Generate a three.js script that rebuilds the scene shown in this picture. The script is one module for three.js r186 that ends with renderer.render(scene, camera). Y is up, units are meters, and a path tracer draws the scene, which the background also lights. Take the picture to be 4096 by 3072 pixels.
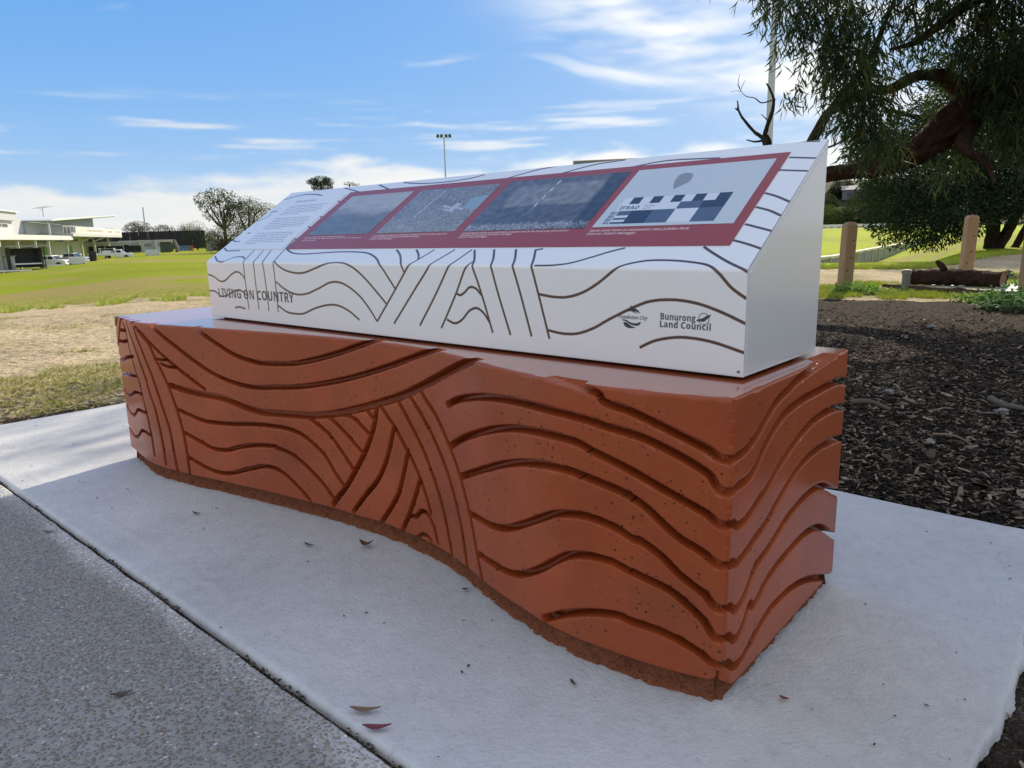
import * as THREE from 'three';
import { mergeGeometries } from 'three/addons/utils/BufferGeometryUtils.js';
import { ImprovedNoise } from 'three/addons/math/ImprovedNoise.js';
import { RoundedBoxGeometry } from 'three/addons/geometries/RoundedBoxGeometry.js';

// ---------- camera, sky, sun, exposure ----------
const scene = new THREE.Scene();
const CAM = new THREE.Vector3(2.285, 0.748, 1.109), YAW = 0.72783;
const camera = new THREE.PerspectiveCamera(55.97, 4 / 3, 0.05, 4000);
camera.position.copy(CAM);
camera.rotation.set(-0.203515, YAW, -0.023154, 'YXZ');
const renderer = new THREE.WebGLRenderer({ antialias: true });
renderer.toneMapping = THREE.LinearToneMapping;
renderer.toneMappingExposure = 1.15;
renderer.shadowMap.enabled = true;

const SUN_EL = 30 * Math.PI / 180, SUN_SLOPE = -0.2;
const sunDir = new THREE.Vector3(SUN_SLOPE, 0, -1).normalize().multiplyScalar(Math.cos(SUN_EL)); sunDir.y = Math.sin(SUN_EL);
const sun = new THREE.DirectionalLight(0xfff0d8, 5);
sun.position.copy(sunDir).multiplyScalar(60).add(new THREE.Vector3(0, 0, -5));
sun.target.position.set(0, 0, -5); scene.add(sun, sun.target);
sun.castShadow = true; sun.shadow.mapSize.set(2048, 2048); sun.shadow.radius = 1;
Object.assign(sun.shadow.camera, { left: -30, right: 30, top: 30, bottom: -30, near: 1, far: 200 });

// ---------- small helpers ----------
let seed = 7;
function rnd() { seed |= 0; seed = seed + 0x6D2B79F5 | 0; let t = Math.imul(seed ^ seed >>> 15, 1 | seed); t = t + Math.imul(t ^ t >>> 7, 61 | t) ^ t; return ((t ^ t >>> 14) >>> 0) / 4294967296; }
const rr = (a, b) => a + (b - a) * rnd();
const clamp = (x, a = 0, b = 1) => Math.min(b, Math.max(a, x));
const sm = (a, b, x) => { const t = clamp((x - a) / (b - a)); return t * t * (3 - 2 * t); };
const lerp = (a, b, t) => a + (b - a) * t;
const IN = new ImprovedNoise();
const n3 = (x, y, z) => IN.noise(x + 31.3, y + 17.7, z + 53.1);
function fbm3(x, y, z, o = 4) { let s = 0, a = 0.5, t = 0; for (let i = 0; i < o; i++) { s += a * n3(x, y, z); t += a; a *= 0.5; x *= 2.03; y *= 2.03; z *= 2.03; } return s / t; }
const V3 = (x, y, z) => new THREE.Vector3(x, y, z);
const FWD = V3(-Math.sin(YAW), 0, -Math.cos(YAW)), RGT = V3(Math.cos(YAW), 0, -Math.sin(YAW));
// bearing in degrees from the viewing direction (right positive) and metres over the ground from the viewpoint's foot
function pol(b, r, y = 0) { const t = b * Math.PI / 180; return V3(CAM.x + r * (FWD.x * Math.cos(t) + RGT.x * Math.sin(t)), y, CAM.z + r * (FWD.z * Math.cos(t) + RGT.z * Math.sin(t))); }
function toPol(x, z) { const dx = x - CAM.x, dz = z - CAM.z; return [Math.atan2(dx * RGT.x + dz * RGT.z, dx * FWD.x + dz * FWD.z) * 180 / Math.PI, Math.hypot(dx, dz)]; }

const SKYW = 3072, SKYH = 1536;
{
  const data = new Float32Array(SKYW * SKYH * 4), sb = 30.4;
  for (let j = 0; j < SKYH; j++) {
    const el = ((j + 0.5) / SKYH - 0.5) * 180, er = el * Math.PI / 180, cy = Math.sin(er), cr = Math.cos(er);
    for (let i = 0; i < SKYW; i++) {
      const o = (j * SKYW + i) * 4; let R, Gc, B;
      if (el < -1) { R = 0.20; Gc = 0.19; B = 0.15; }
      else {
        const ph = ((i + 0.5) / SKYW - 0.5) * 2 * Math.PI, dx = Math.cos(ph) * cr, dz = Math.sin(ph) * cr;
        const az = Math.atan2(dx * RGT.x + dz * RGT.z, dx * FWD.x + dz * FWD.z) * 180 / Math.PI, e = Math.max(el, 0);
        const k1 = Math.exp(-e / 5.5), k2 = Math.exp(-e / 22);
        R = 0.045 + 0.13 * k2 + 0.42 * k1; Gc = 0.205 + 0.285 * k2 + 0.20 * k1; B = 0.64 + 0.24 * k2 - 0.14 * k1;
        const cs = clamp(dx * sunDir.x + cy * sunDir.y + dz * sunDir.z, -1, 1), ang = Math.acos(cs) * 180 / Math.PI;
        const gl = Math.exp(-ang / 16), gl2 = Math.exp(-ang / 5);
        R += 0.62 * gl + 0.9 * gl2; Gc += 0.46 * gl + 0.85 * gl2; B += 0.20 * gl + 0.75 * gl2;
        // low bank of cloud over the horizon
        const U = dx / cr, W = dz / cr;
        let c = 0;
        const top = 3.6 + 2.0 * sm(-34, -10, az) + 0.5 * sm(0, 15, az);
        if (e < 16) {
          const f = fbm3(U * 9, e * 0.55, W * 9, 5), f2 = fbm3(U * 3.2, e * 0.9 + 4, W * 3.2, 5);
          c = sm(-0.3, 0.6, (top - e) / 1.9 + f * 1.6) * (0.62 + 0.35 * sm(-0.3, 0.35, f2 + (top - e) * 0.06));
          c = Math.max(c, 0.7 * sm(0.16, 0.5, fbm3(U * 5, e * 1.5 + 9, W * 5, 5) + 0.12) * sm(10.5, 8, e) * sm(4, 6, e));
        }
        // cirrus streaks; cover out of view added to brighten and whiten the shade
        if (e > 5) {
          const t = 0.34, u2 = U * Math.cos(t) + W * Math.sin(t), q = 1 / (0.25 + cy), X = dx * q, Z = dz * q;
          const a1 = X * RGT.x + Z * RGT.z, b1 = X * FWD.x + Z * FWD.z;
          const wrp = fbm3(a1 * 1.3, b1 * 1.3, 9, 3) * 0.6;
          const f = fbm3(a1 * 1.15 + b1 * 0.7 + wrp, b1 * 4.4 - a1 * 1.2 + wrp * 1.5, 2.2, 6), g = fbm3(a1 * 0.8, b1 * 0.9, 7.3, 3);
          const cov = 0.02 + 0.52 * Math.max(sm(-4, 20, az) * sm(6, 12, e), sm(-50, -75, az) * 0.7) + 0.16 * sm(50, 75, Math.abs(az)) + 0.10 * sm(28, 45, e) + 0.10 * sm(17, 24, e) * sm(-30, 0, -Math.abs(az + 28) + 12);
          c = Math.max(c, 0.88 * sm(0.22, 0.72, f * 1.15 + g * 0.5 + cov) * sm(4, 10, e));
        }
        { const w = fbm3(U * 4.5 + 3, e * 0.42, W * 4.5, 5), w2 = fbm3(U * 12, e * 1.1, W * 12 + 5, 4), mid = 17.6 - 0.40 * (az - 2) + w * 3; c = Math.max(c, 0.92 * Math.exp(-(((e - mid) / 3.2) ** 2)) * sm(-6, 7, az) * sm(75, 45, az) * sm(-0.55, 0.42, w + w2 * 0.7)); }
        const lit = 0.78 + 0.20 * sm(60, 10, ang);
        R = lerp(R, lit + gl * 0.12, c); Gc = lerp(Gc, lit * 1.0 + gl * 0.10, c); B = lerp(B, lit * 0.98 + gl * 0.02, c);
      }
      data[o] = R; data[o + 1] = Gc; data[o + 2] = B; data[o + 3] = 1;
    }
  }
  const t = new THREE.DataTexture(data, SKYW, SKYH, THREE.RGBAFormat, THREE.FloatType);
  t.mapping = THREE.EquirectangularReflectionMapping; t.magFilter = t.minFilter = THREE.LinearFilter; t.wrapS = THREE.RepeatWrapping; t.needsUpdate = true;
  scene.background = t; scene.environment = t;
}

// ---------- naming, grouping ----------
const used = {};
function numbered(n) { const k = used[n] = (used[n] || 0) + 1; return k === 1 ? n : n + '_' + String(k - 1).padStart(3, '0'); }
function tag(o, label, category, group, kind) { if (label) o.userData.label = label; if (category) o.userData.category = category; if (group) o.userData.group = group; if (kind) o.userData.kind = kind; return o; }
function thing(name, label, category, p = V3(0, 0, 0), turn = 0, group) { const o = new THREE.Group(); o.name = numbered(name); o.position.copy(p); o.rotation.y = turn; scene.add(o); return tag(o, label, category, group); }
function mesh(parent, name, geo, mat) { const m = new THREE.Mesh(Array.isArray(geo) ? merge(geo) : geo, mat); m.name = parent === scene ? numbered(name) : name; m.castShadow = m.receiveShadow = true; parent.add(m); return m; }
function struct(name, geo, mat) { const m = mesh(scene, name, geo, mat); m.userData.kind = 'structure'; return m; }
function merge(list) {
  const any = list.some(g => !g.index) ? list.map(g => g.index ? g.toNonIndexed() : g) : list;
  for (const g of any) for (const k of Object.keys(g.attributes)) if (!['position', 'normal', 'uv'].includes(k)) g.deleteAttribute(k);
  return mergeGeometries(any);
}
const lin = (r, g, b) => new THREE.Color().setRGB(r, g, b);
const M = (c, rough = 0.8, o = {}) => new THREE.MeshPhysicalMaterial({ specularIntensity: rough > 0.84 ? 0.12 : 1, color: c, roughness: rough, side: THREE.DoubleSide, ...o });
function box(w, h, d, x = 0, y = 0, z = 0, r = 0) { const g = r ? new RoundedBoxGeometry(w, h, d, 2, r) : new THREE.BoxGeometry(w, h, d); g.translate(x, y, z); return g; }
function bar(a, b, r0, r1 = r0, n = 7) { const d = b.clone().sub(a), L = d.length(), g = new THREE.CylinderGeometry(r1, r0, L, n, 1); g.translate(0, L / 2, 0); g.applyQuaternion(new THREE.Quaternion().setFromUnitVectors(V3(0, 1, 0), d.divideScalar(L))); g.translate(a.x, a.y, a.z); return g; }
// a limb: tapered tube through points with bumpy bark
function limb(pts, rad, seg = 40, n = 12, bump = 0.12, fr = 6) {
  const c = new THREE.CatmullRomCurve3(pts), P = c.getPoints(seg), pos = [], uv = [], idx = []; let L = 0;
  const up = V3(0.13, 0.9, 0.21);
  for (let i = 0; i <= seg; i++) {
    const t = c.getTangent(i / seg), a = up.clone().cross(t).normalize(), b = t.clone().cross(a), f = i / seg * (rad.length - 1), k = Math.min(rad.length - 2, Math.floor(f));
    const R = lerp(rad[k], rad[k + 1], f - k); if (i) L += P[i].distanceTo(P[i - 1]);
    for (let j = 0; j <= n; j++) {
      const th = (j % n) / n * 2 * Math.PI, cx = Math.cos(th), sx = Math.sin(th);
      const r = R * (1 + bump * n3(cx * 2.2 + P[i].x * fr, sx * 2.2 + P[i].y * fr, P[i].z * fr) * 1.6 + bump * 0.6 * n3(cx * 6, sx * 6, L * 9));
      pos.push(P[i].x + (a.x * cx + b.x * sx) * r, P[i].y + (a.y * cx + b.y * sx) * r, P[i].z + (a.z * cx + b.z * sx) * r); uv.push(j / n * R * 6.28, L);
      if (i < seg && j < n) { const q = i * (n + 1) + j; idx.push(q, q + 1, q + n + 1, q + 1, q + n + 2, q + n + 1); }
    }
  }
  return geo(pos, idx, uv);
}
function geo(pos, idx, uv) { const g = new THREE.BufferGeometry(); g.setAttribute('position', new THREE.Float32BufferAttribute(pos, 3)); if (uv) g.setAttribute('uv', new THREE.Float32BufferAttribute(uv, 2)); if (idx) g.setIndex(idx); g.computeVertexNormals(); return g; }

// ---------- tileable textures ----------
function lattice(n, s) { seed = s; const a = new Float32Array(n * n); for (let i = 0; i < a.length; i++) a[i] = rnd(); return a; }
function tile(N, f0, oct, s, gain = 0.55, fx = 1) {
  const out = new Float32Array(N * N); let amp = 1, tot = 0;
  for (let o = 0; o < oct; o++) {
    const fy = f0 << o, fX = Math.max(1, Math.round(fy * fx)), m = Math.max(fy, fX), L = lattice(m, s + o * 101);
    for (let y = 0; y < N; y++) {
      const v = y / N * fy, y0 = Math.floor(v), ty = v - y0, wy = ty * ty * (3 - 2 * ty), ya = y0 % fy * m, yb = (y0 + 1) % fy * m;
      for (let x = 0; x < N; x++) {
        const u = x / N * fX, x0 = Math.floor(u), tx = u - x0, wx = tx * tx * (3 - 2 * tx), xa = x0 % fX, xb = (x0 + 1) % fX;
        out[y * N + x] += amp * lerp(lerp(L[ya + xa], L[ya + xb], wx), lerp(L[yb + xa], L[yb + xb], wx), wy);
      }
    }
    tot += amp; amp *= gain;
  }
  for (let i = 0; i < out.length; i++) out[i] /= tot;
  return out;
}
function tex(N, fn, rep, srgb = false) {
  const d = new Uint8Array(N * N * 4);
  for (let i = 0; i < N * N; i++) { const c = fn(i); d[i * 4] = clamp(c[0]) * 255; d[i * 4 + 1] = clamp(c[1]) * 255; d[i * 4 + 2] = clamp(c[2]) * 255; d[i * 4 + 3] = 255; }
  const t = new THREE.DataTexture(d, N, N); t.wrapS = t.wrapT = THREE.RepeatWrapping; t.magFilter = THREE.LinearFilter; t.minFilter = THREE.LinearMipmapLinearFilter; t.repeat.set(1 / rep, 1 / rep);
  if (srgb) t.colorSpace = THREE.SRGBColorSpace; t.needsUpdate = true; return t;
}
const toS = (c) => c <= 0.0031308 ? 12.92 * c : 1.055 * Math.pow(c, 1 / 2.4) - 0.055;
const S3 = (r, g, b) => [toS(clamp(r)), toS(clamp(g)), toS(clamp(b))];
const g1 = (v) => [v, v, v];
const nA = tile(512, 4, 6, 11), nB = tile(512, 8, 6, 23), nC = tile(512, 32, 4, 37, 0.7), nD = tile(512, 2, 4, 51), nS = tile(512, 64, 3, 77, 0.8);

// ---------- ground ----------
function gh(x, z) {
  const [b, r] = toPol(x, z), ab = Math.abs(b);
  if (ab > 75) return -0.03;
  const R = sm(0, 20, b), r0 = lerp(9, 16.5, R), r1 = lerp(60, 35, R);
  let h = -0.03 - (1.6 + 1.0 * sm(-25, -37, b)) * clamp((r - r0) / (r1 - r0)) * (1 - sm(27, 33, b) * sm(90, 45, r)) * sm(75, 55, ab);
  h += 1.79 * sm(40, 150, r) * sm(-5, 18, b);
  return h;
}
function drape(name, b0, b1, nb, ra, rb, nr, lift, mat, col, uvs = 1) {
  const pos = [], uv = [], idx = [], cl = [];
  for (let i = 0; i <= nb; i++) {
    const b = lerp(b0, b1, i / nb), a = ra(b), e = rb(b);
    for (let j = 0; j <= nr; j++) {
      const r = a * Math.pow(e / a, j / nr), p = pol(b, r), y = gh(p.x, p.z) - (name === 'ground' ? 0.3 * sm(24, 31, r) * sm(75, 60, Math.abs(b)) : 0) + (j === 0 ? -0.012 : j === 1 ? lift * 0.6 : lift + r * 0.002);
      pos.push(p.x, y, p.z); uv.push(p.x * uvs, p.z * uvs); if (col) cl.push(...col(p.x, p.z, b, r));
      if (i < nb && j < nr) { const q = i * (nr + 1) + j; idx.push(q, q + 1, q + nr + 1, q + 1, q + nr + 2, q + nr + 1); }
    }
  }
  const g = geo(pos, idx, uv); if (col) g.setAttribute('color', new THREE.Float32BufferAttribute(cl, 3));
  return struct(name, g, mat);
}
const vc = (m) => { m.vertexColors = true; return m; };
const dirtTex = tex(512, i => { const v = 0.62 + 0.38 * (nA[i] * 0.9 + (nC[i] - 0.5) * 2.2 - (nS[i] > 0.62 ? 0.6 : 0)); return S3(v * 1.12, v * 1.1, v * 1.06); }, 1.7, true);
const dirtBump = tex(512, i => g1(nB[i] * 0.6 + nC[i] * 0.4), 1.7);
const dirtMat = vc(M(0xffffff, 0.95, { map: dirtTex, bumpMap: dirtBump, bumpScale: 0.07 }));
drape('ground', -180, 180, 240, () => 0.3, () => 1500, 130, 0, dirtMat, (x, z, b, r) => {
  const n = fbm3(x * 0.5, 1, z * 0.5, 4), g = sm(0.02, 0.32, fbm3(x * 0.9, 5, z * 0.9, 4) + (r > 4 && r < 5.6 && b < -10 ? 0.22 : 0) + (r > 8.6 && r < 10.6 && b > 20 ? 0.3 : 0));
  const k = 0.95 + n * 0.35; return [lerp(0.56 * k, 0.27, g * 0.75), lerp(0.455 * k, 0.25, g * 0.75), lerp(0.30 * k, 0.09, g * 0.75)];
});
const grassTex = tex(512, i => { const v = 0.55 + 0.55 * (nA[i] * 0.5 + nC[i] * 0.55 + nS[i] * 0.35 - 0.2); return S3(v, v, v * 0.9); }, 2.6, true);
const grassBump = tex(512, i => g1(nC[i] * 0.5 + nS[i] * 0.5), 0.8);
const grassMat = vc(M(0xffffff, 0.9, { map: grassTex, bumpMap: grassBump, bumpScale: 0.05 }));
const grassCol = (x, z, b, r) => {
  const n = fbm3(x * 0.06, 2, z * 0.06, 4), br = sm(0.05, 0.4, fbm3(x * 0.035 + 3, 7, z * 0.09, 3) + sm(48, 20, r) * sm(-20, -34, b) * 0.1 + sm(22, 34, r) * sm(60, 46, r) * sm(8, -10, b) * 0.38);
  const k = 1 + n * 0.35; const s = sm(10, 26, b); return [lerp(lerp(0.33, 0.45, s) * k, 0.43, br), lerp(lerp(0.385, 0.53, s) * k, 0.36, br), lerp(0.03, 0.13, br)];
};
const rag = (b, s, f = 0.55) => n3(b * f, s, 2) * 0.6 + n3(b * f * 3.7, s, 9) * 0.4;
drape('grass_oval', -60, 22.5, 190, b => 13.2 + rag(b, 1) * 1.6 - 0.05 * (b + 35), () => 900, 90, 0.03, grassMat, grassCol);
drape('grass_oval', 22.5, 60, 120, b => 14.6 + rag(b, 3) * 0.7 + 7.5 * sm(29, 36, b), () => 900, 110, 0.03, grassMat, grassCol);
drape('grass_verge', 30, 60, 70, b => 10.7 + rag(b, 5, 0.9) * 0.6 + 0.9 * sm(32, 30, b), b => 13.0 + rag(b, 6) * 0.5, 10, 0.02, grassMat, grassCol);
const mulchTex = tex(512, i => { const v = nB[i] * 0.5 + nC[i] * 0.5, w = nS[i] > 0.62 ? 2.3 : 1; return S3(0.055 * v * 1.6 * w, 0.042 * v * 1.6 * w, 0.032 * v * 1.6 * w); }, 0.55, true);
const mulchMat = M(0xffffff, 0.95, { map: mulchTex, bumpMap: tex(512, i => g1(nC[i]), 0.55), bumpScale: 0.04 });
const mulchEdge = b => 3.95 + rag(b, 8, 0.4) * 0.35 + 4.5 * sm(-16, 14, b);
drape('mulch_bed', -75, 80, 160, () => 0.5, mulchEdge, 40, 0.008, mulchMat);

// mulch chips, thousands of them lying loose
function scatter(name, label, cat, list, g, mat) {
  const m = new THREE.InstancedMesh(g, mat, list.length), q = new THREE.Matrix4(), c = new THREE.Color();
  list.forEach((e, i) => { q.compose(e.p, new THREE.Quaternion().setFromEuler(new THREE.Euler(...e.r, 'YXZ')), e.s); m.setMatrixAt(i, q); m.setColorAt(i, c.setRGB(...e.c)); });
  m.name = numbered(name); m.castShadow = m.receiveShadow = true; scene.add(m); return tag(m, label, cat, null, 'stuff');
}
{
  seed = 101; const L = [], chip = new THREE.IcosahedronGeometry(1, 0); const P = chip.attributes.position;
  for (let i = 0; i < P.count; i++) { const x = P.getX(i), y = P.getY(i), z = P.getZ(i); P.setXYZ(i, x + 0.12 * Math.sin(z * 5 + y * 3), y, z); } chip.computeVertexNormals();
  for (let i = 0; i < 120000; i++) {
    const b = rr(8, 46), r = 1.7 * Math.pow(mulchEdge(b) / 1.7, Math.pow(rnd(), 0.65)), p = pol(b, r);
    if (p.x > -1.45 && p.x < 2.2 && p.z > -1.03) continue;
    const k = Math.pow(rnd(), 2.2), l = rr(0.005, 0.020) * (rnd() < 0.08 ? 2.2 : 1), s = r > 6 ? 1.3 : 1; p.y = gh(p.x, p.z) + rr(0.004, 0.022);
    const t = 0.018 + 0.34 * k * k; L.push({ p, r: [rr(-0.45, 0.45), rr(0, 6.3), rr(-0.5, 0.5)], s: V3(l * s, rr(0.0018, 0.004), l * rr(0.10, 0.42)), c: [t, t * 0.78, t * 0.58] });
  }
  for (let i = 0; i < 6000; i++) {
    const b = rr(-50, -14), e = mulchEdge(b), r = rr(3.1, e + 0.8), p = pol(b, r); if (p.x > -1.4) continue;
    const k = Math.pow(rnd(), 1.6), l = rr(0.008, 0.034); p.y = gh(p.x, p.z) + rr(0.004, 0.016); const t = 0.08 + 0.4 * k;
    L.push({ p, r: [rr(-0.35, 0.35), rr(0, 6.3), rr(-0.4, 0.4)], s: V3(l, rr(0.002, 0.004), l * rr(0.15, 0.4)), c: [t, t * 0.82, t * 0.6] });
  }
  for (let i = 0; i < 1500; i++) {   // by the slab's front right corner
    const p = V3(rr(2.18, 3.2), 0, rr(-1.0, 1.1)); p.y = gh(p.x, p.z) + rr(0.006, 0.02); const k = Math.pow(rnd(), 2), l = rr(0.006, 0.022), t = 0.05 + 0.3 * k;
    L.push({ p, r: [rr(-0.45, 0.45), rr(0, 6.3), rr(-0.5, 0.5)], s: V3(l, rr(0.002, 0.004), l * rr(0.2, 0.5)), c: [t, t * 0.8, t * 0.62] });
  }
  scatter('bark_mulch', 'loose dark bark mulch chips spread over the ground beside the slab', 'mulch', L, chip, M(0xffffff, 0.9));
}
// grass tufts
function tuftGeo(n, w) { const pos = []; for (let i = 0; i < n; i++) { const a = rr(0, 6.28), l = rr(0.2, 0.75), h = rr(0.5, 1), o = rr(0, 0.25), c = Math.cos(a), s = Math.sin(a); pos.push(c * o - s * w, 0, s * o + c * w, c * o + s * w, 0, s * o - c * w, c * (o + l), h, s * (o + l)); } return geo(pos); }
const bladeMat = new THREE.MeshPhysicalMaterial({ color: 0xffffff, roughness: 0.7, side: THREE.DoubleSide, transmission: 0.35, thickness: 0 });
seed = 33; const tuft = tuftGeo(9, 0.07);
function tufts(label, n, place, h0, h1, colr) {
  const L = [];
  for (let i = 0; i < n; i++) { const q = place(); if (!q) continue; const [b, r] = q, p = pol(b, r), h = rr(h0, h1); p.y = gh(p.x, p.z) + 0.01; const k = rr(0.75, 1.2), c = colr(rnd()); L.push({ p, r: [0, rr(0, 6.3), 0], s: V3(h * rr(0.7, 1.1), h, h * rr(0.7, 1.1)), c: [c[0] * k, c[1] * k, c[2] * k] }); }
  return scatter('grass', label, 'grass', L, tuft, bladeMat);
}
const lime = t => [lerp(0.28, 0.52, t), lerp(0.36, 0.56, t), 0.035], dry = t => t < 0.5 ? [0.34, 0.36, 0.06] : [0.55, 0.46, 0.22];
tufts('strip of longer bright green grass along the far side of the sandy ground on the left', 26000, () => { const b = rr(-42, 5), e = 13.2 + rag(b, 1) * 1.6 - 0.05 * (b + 35), r = e - 0.7 + Math.pow(rnd(), 1.3) * 9; return fbm3(b * 0.55, r * 0.35, 3, 3) + sm(0, 1.5, r - e) * 0.25 > 0.02 ? [b, r] : null; }, 0.03, 0.095, lime);
tufts('patchy short grass between the slab and the sandy ground on the left', 9000, () => { const b = rr(-45, -12), r = rr(3.9, 6.2), p = pol(b, r); return fbm3(p.x * 0.9, 5, p.z * 0.9, 4) + sm(0.9, 0.1, Math.abs(r - 4.9)) * 0.3 > 0.12 ? [b, r] : null; }, 0.012, 0.034, dry);
tufts('sparse low weeds dotted over the sandy ground on the left', 3500, () => { const b = rr(-42, -8), r = rr(5.6, 13), p = pol(b, r); return fbm3(p.x * 0.9, 5, p.z * 0.9, 4) > 0.12 ? [b, r] : null; }, 0.015, 0.04, dry);
tufts('sunlit grass and low weeds around the feet of the timber posts', 7000, () => { const b = rr(19, 34), r = rr(8.6, 11.2); return fbm3(b * 0.5, r * 0.8, 1, 3) + sm(1.2, 0.2, Math.abs(r - 9.6)) * 0.35 + sm(29, 25, b) * 0.1 > 0.16 ? [b, r] : null; }, 0.02, 0.07, lime);
tufts('bright grass along the near edge of the oval behind the posts', 9000, () => { const b = rr(20, 42); return [b, 14.5 + rag(b, 3) * 0.7 + 7.5 * sm(29, 36, b) + Math.pow(rnd(), 1.5) * 3.5]; }, 0.04, 0.1, lime);
tufts('bright grass verge on the right beyond the log', 6000, () => { const b = rr(30.5, 40), a = 10.7 + 0.9 * sm(32, 30, b); return [b, rr(a, 13.2)]; }, 0.03, 0.09, lime);

// ---------- slab and path ----------
const slabTex = tex(1024, i => { const x = i % 1024, y = i >> 10, j = (y >> 1) * 512 + (x >> 1), k = (y % 512) * 512 + (x % 512); const v = 0.95 + (nD[j] - 0.5) * 0.34 + (nA[j] - 0.5) * 0.26 + (nC[k] - 0.5) * 0.2 - (nS[(k + 9001) % 262144] > 0.74 ? 0.10 : 0); return S3(v * 0.60, v * 0.60, v * 0.592); }, 1.6, true);
const slabBump = tex(512, i => g1(nC[i] * 0.45 + nS[i] * 0.35 + nB[i] * 0.2), 0.33);
const slabMat = M(0xffffff, 0.72, { map: slabTex, bumpMap: slabBump, bumpScale: 0.0032 });
{
  const x0 = -1.368, x1 = 2.19, z0 = -1.0, z1 = 0.535, NX = 240, NZ = 120, pos = [], uv = [], idx = [];
  const edge = (x, z) => Math.min(x - x0, x1 - x, z - z0, z1 - z);
  const put = (x, y, z) => { pos.push(x, y, z); uv.push(x, z + y); };
  for (let i = 0; i <= NX; i++) for (let j = 0; j <= NZ; j++) {
    const fx = i / NX, fz = j / NZ, ex = t => 0.5 + 0.5 * Math.sign(t - 0.5) * (1 - Math.pow(1 - Math.abs(2 * t - 1), 1.35));
    let x = lerp(x0, x1, ex(fx)), z = lerp(z0, z1, ex(fz)); const d = edge(x, z);
    const e = n3(x * 3, 1, z * 3) * 0.012 + n3(x * 14, 2, z * 14) * 0.005;
    if (d < 0.03) { const m = 1 - d / 0.03; if (x1 - x < 0.03) x += e * m * 1.6 - 0.03 * sm(-0.2, 0.55, z) * m; if (z - z0 < 0.03) z += e * m; if (x - x0 < 0.03) x += e * m; }
    let y = fbm3(x * 1.4, 3, z * 1.4, 3) * 0.004; if (d < 0.012) y -= (1 - Math.sqrt(clamp(1 - Math.pow(1 - d / 0.012, 2)))) * 0.012;
    const ln = z1 - z - 0.085 - 0.004 * n3(x * 1.5, 8, 1); if (x < 1.0) y += 0.0016 * Math.exp(-((ln / 0.006) ** 2)) * sm(-0.45, 0.1, n3(x * 2, 5, 5));
    put(x, y, z);
  }
  const W = NZ + 1; for (let i = 0; i < NX; i++) for (let j = 0; j < NZ; j++) { const q = i * W + j; idx.push(q, q + 1, q + W, q + 1, q + W + 1, q + W); }
  // skirt of broken edge
  const ring = []; for (let i = 0; i <= NX; i++) ring.push(i * W); for (let j = 1; j <= NZ; j++) ring.push(NX * W + j); for (let i = NX - 1; i >= 0; i--) ring.push(i * W + NZ); for (let j = NZ - 1; j >= 0; j--) ring.push(j);
  let prev = null; ring.forEach((v, n) => { const s = pos.length / 3; for (let k = 1; k <= 4; k++) { const x = pos[v * 3], z = pos[v * 3 + 2], y = -0.026 * k; const rough = z > 0.5 ? 0.004 : 0.022; put(x + n3(x * 18, y * 40, z * 18) * rough, y, z + n3(x * 17, y * 40 + 5, z * 17) * (z > 0.5 ? 0.003 : 0.014)); } const cur = [v, s, s + 1, s + 2, s + 3]; if (prev) for (let k = 0; k < 4; k++) idx.push(prev[k], cur[k], prev[k + 1], cur[k], cur[k + 1], prev[k + 1]); prev = cur; });
  struct('concrete_slab', geo(pos, idx, uv), slabMat);
}
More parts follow.
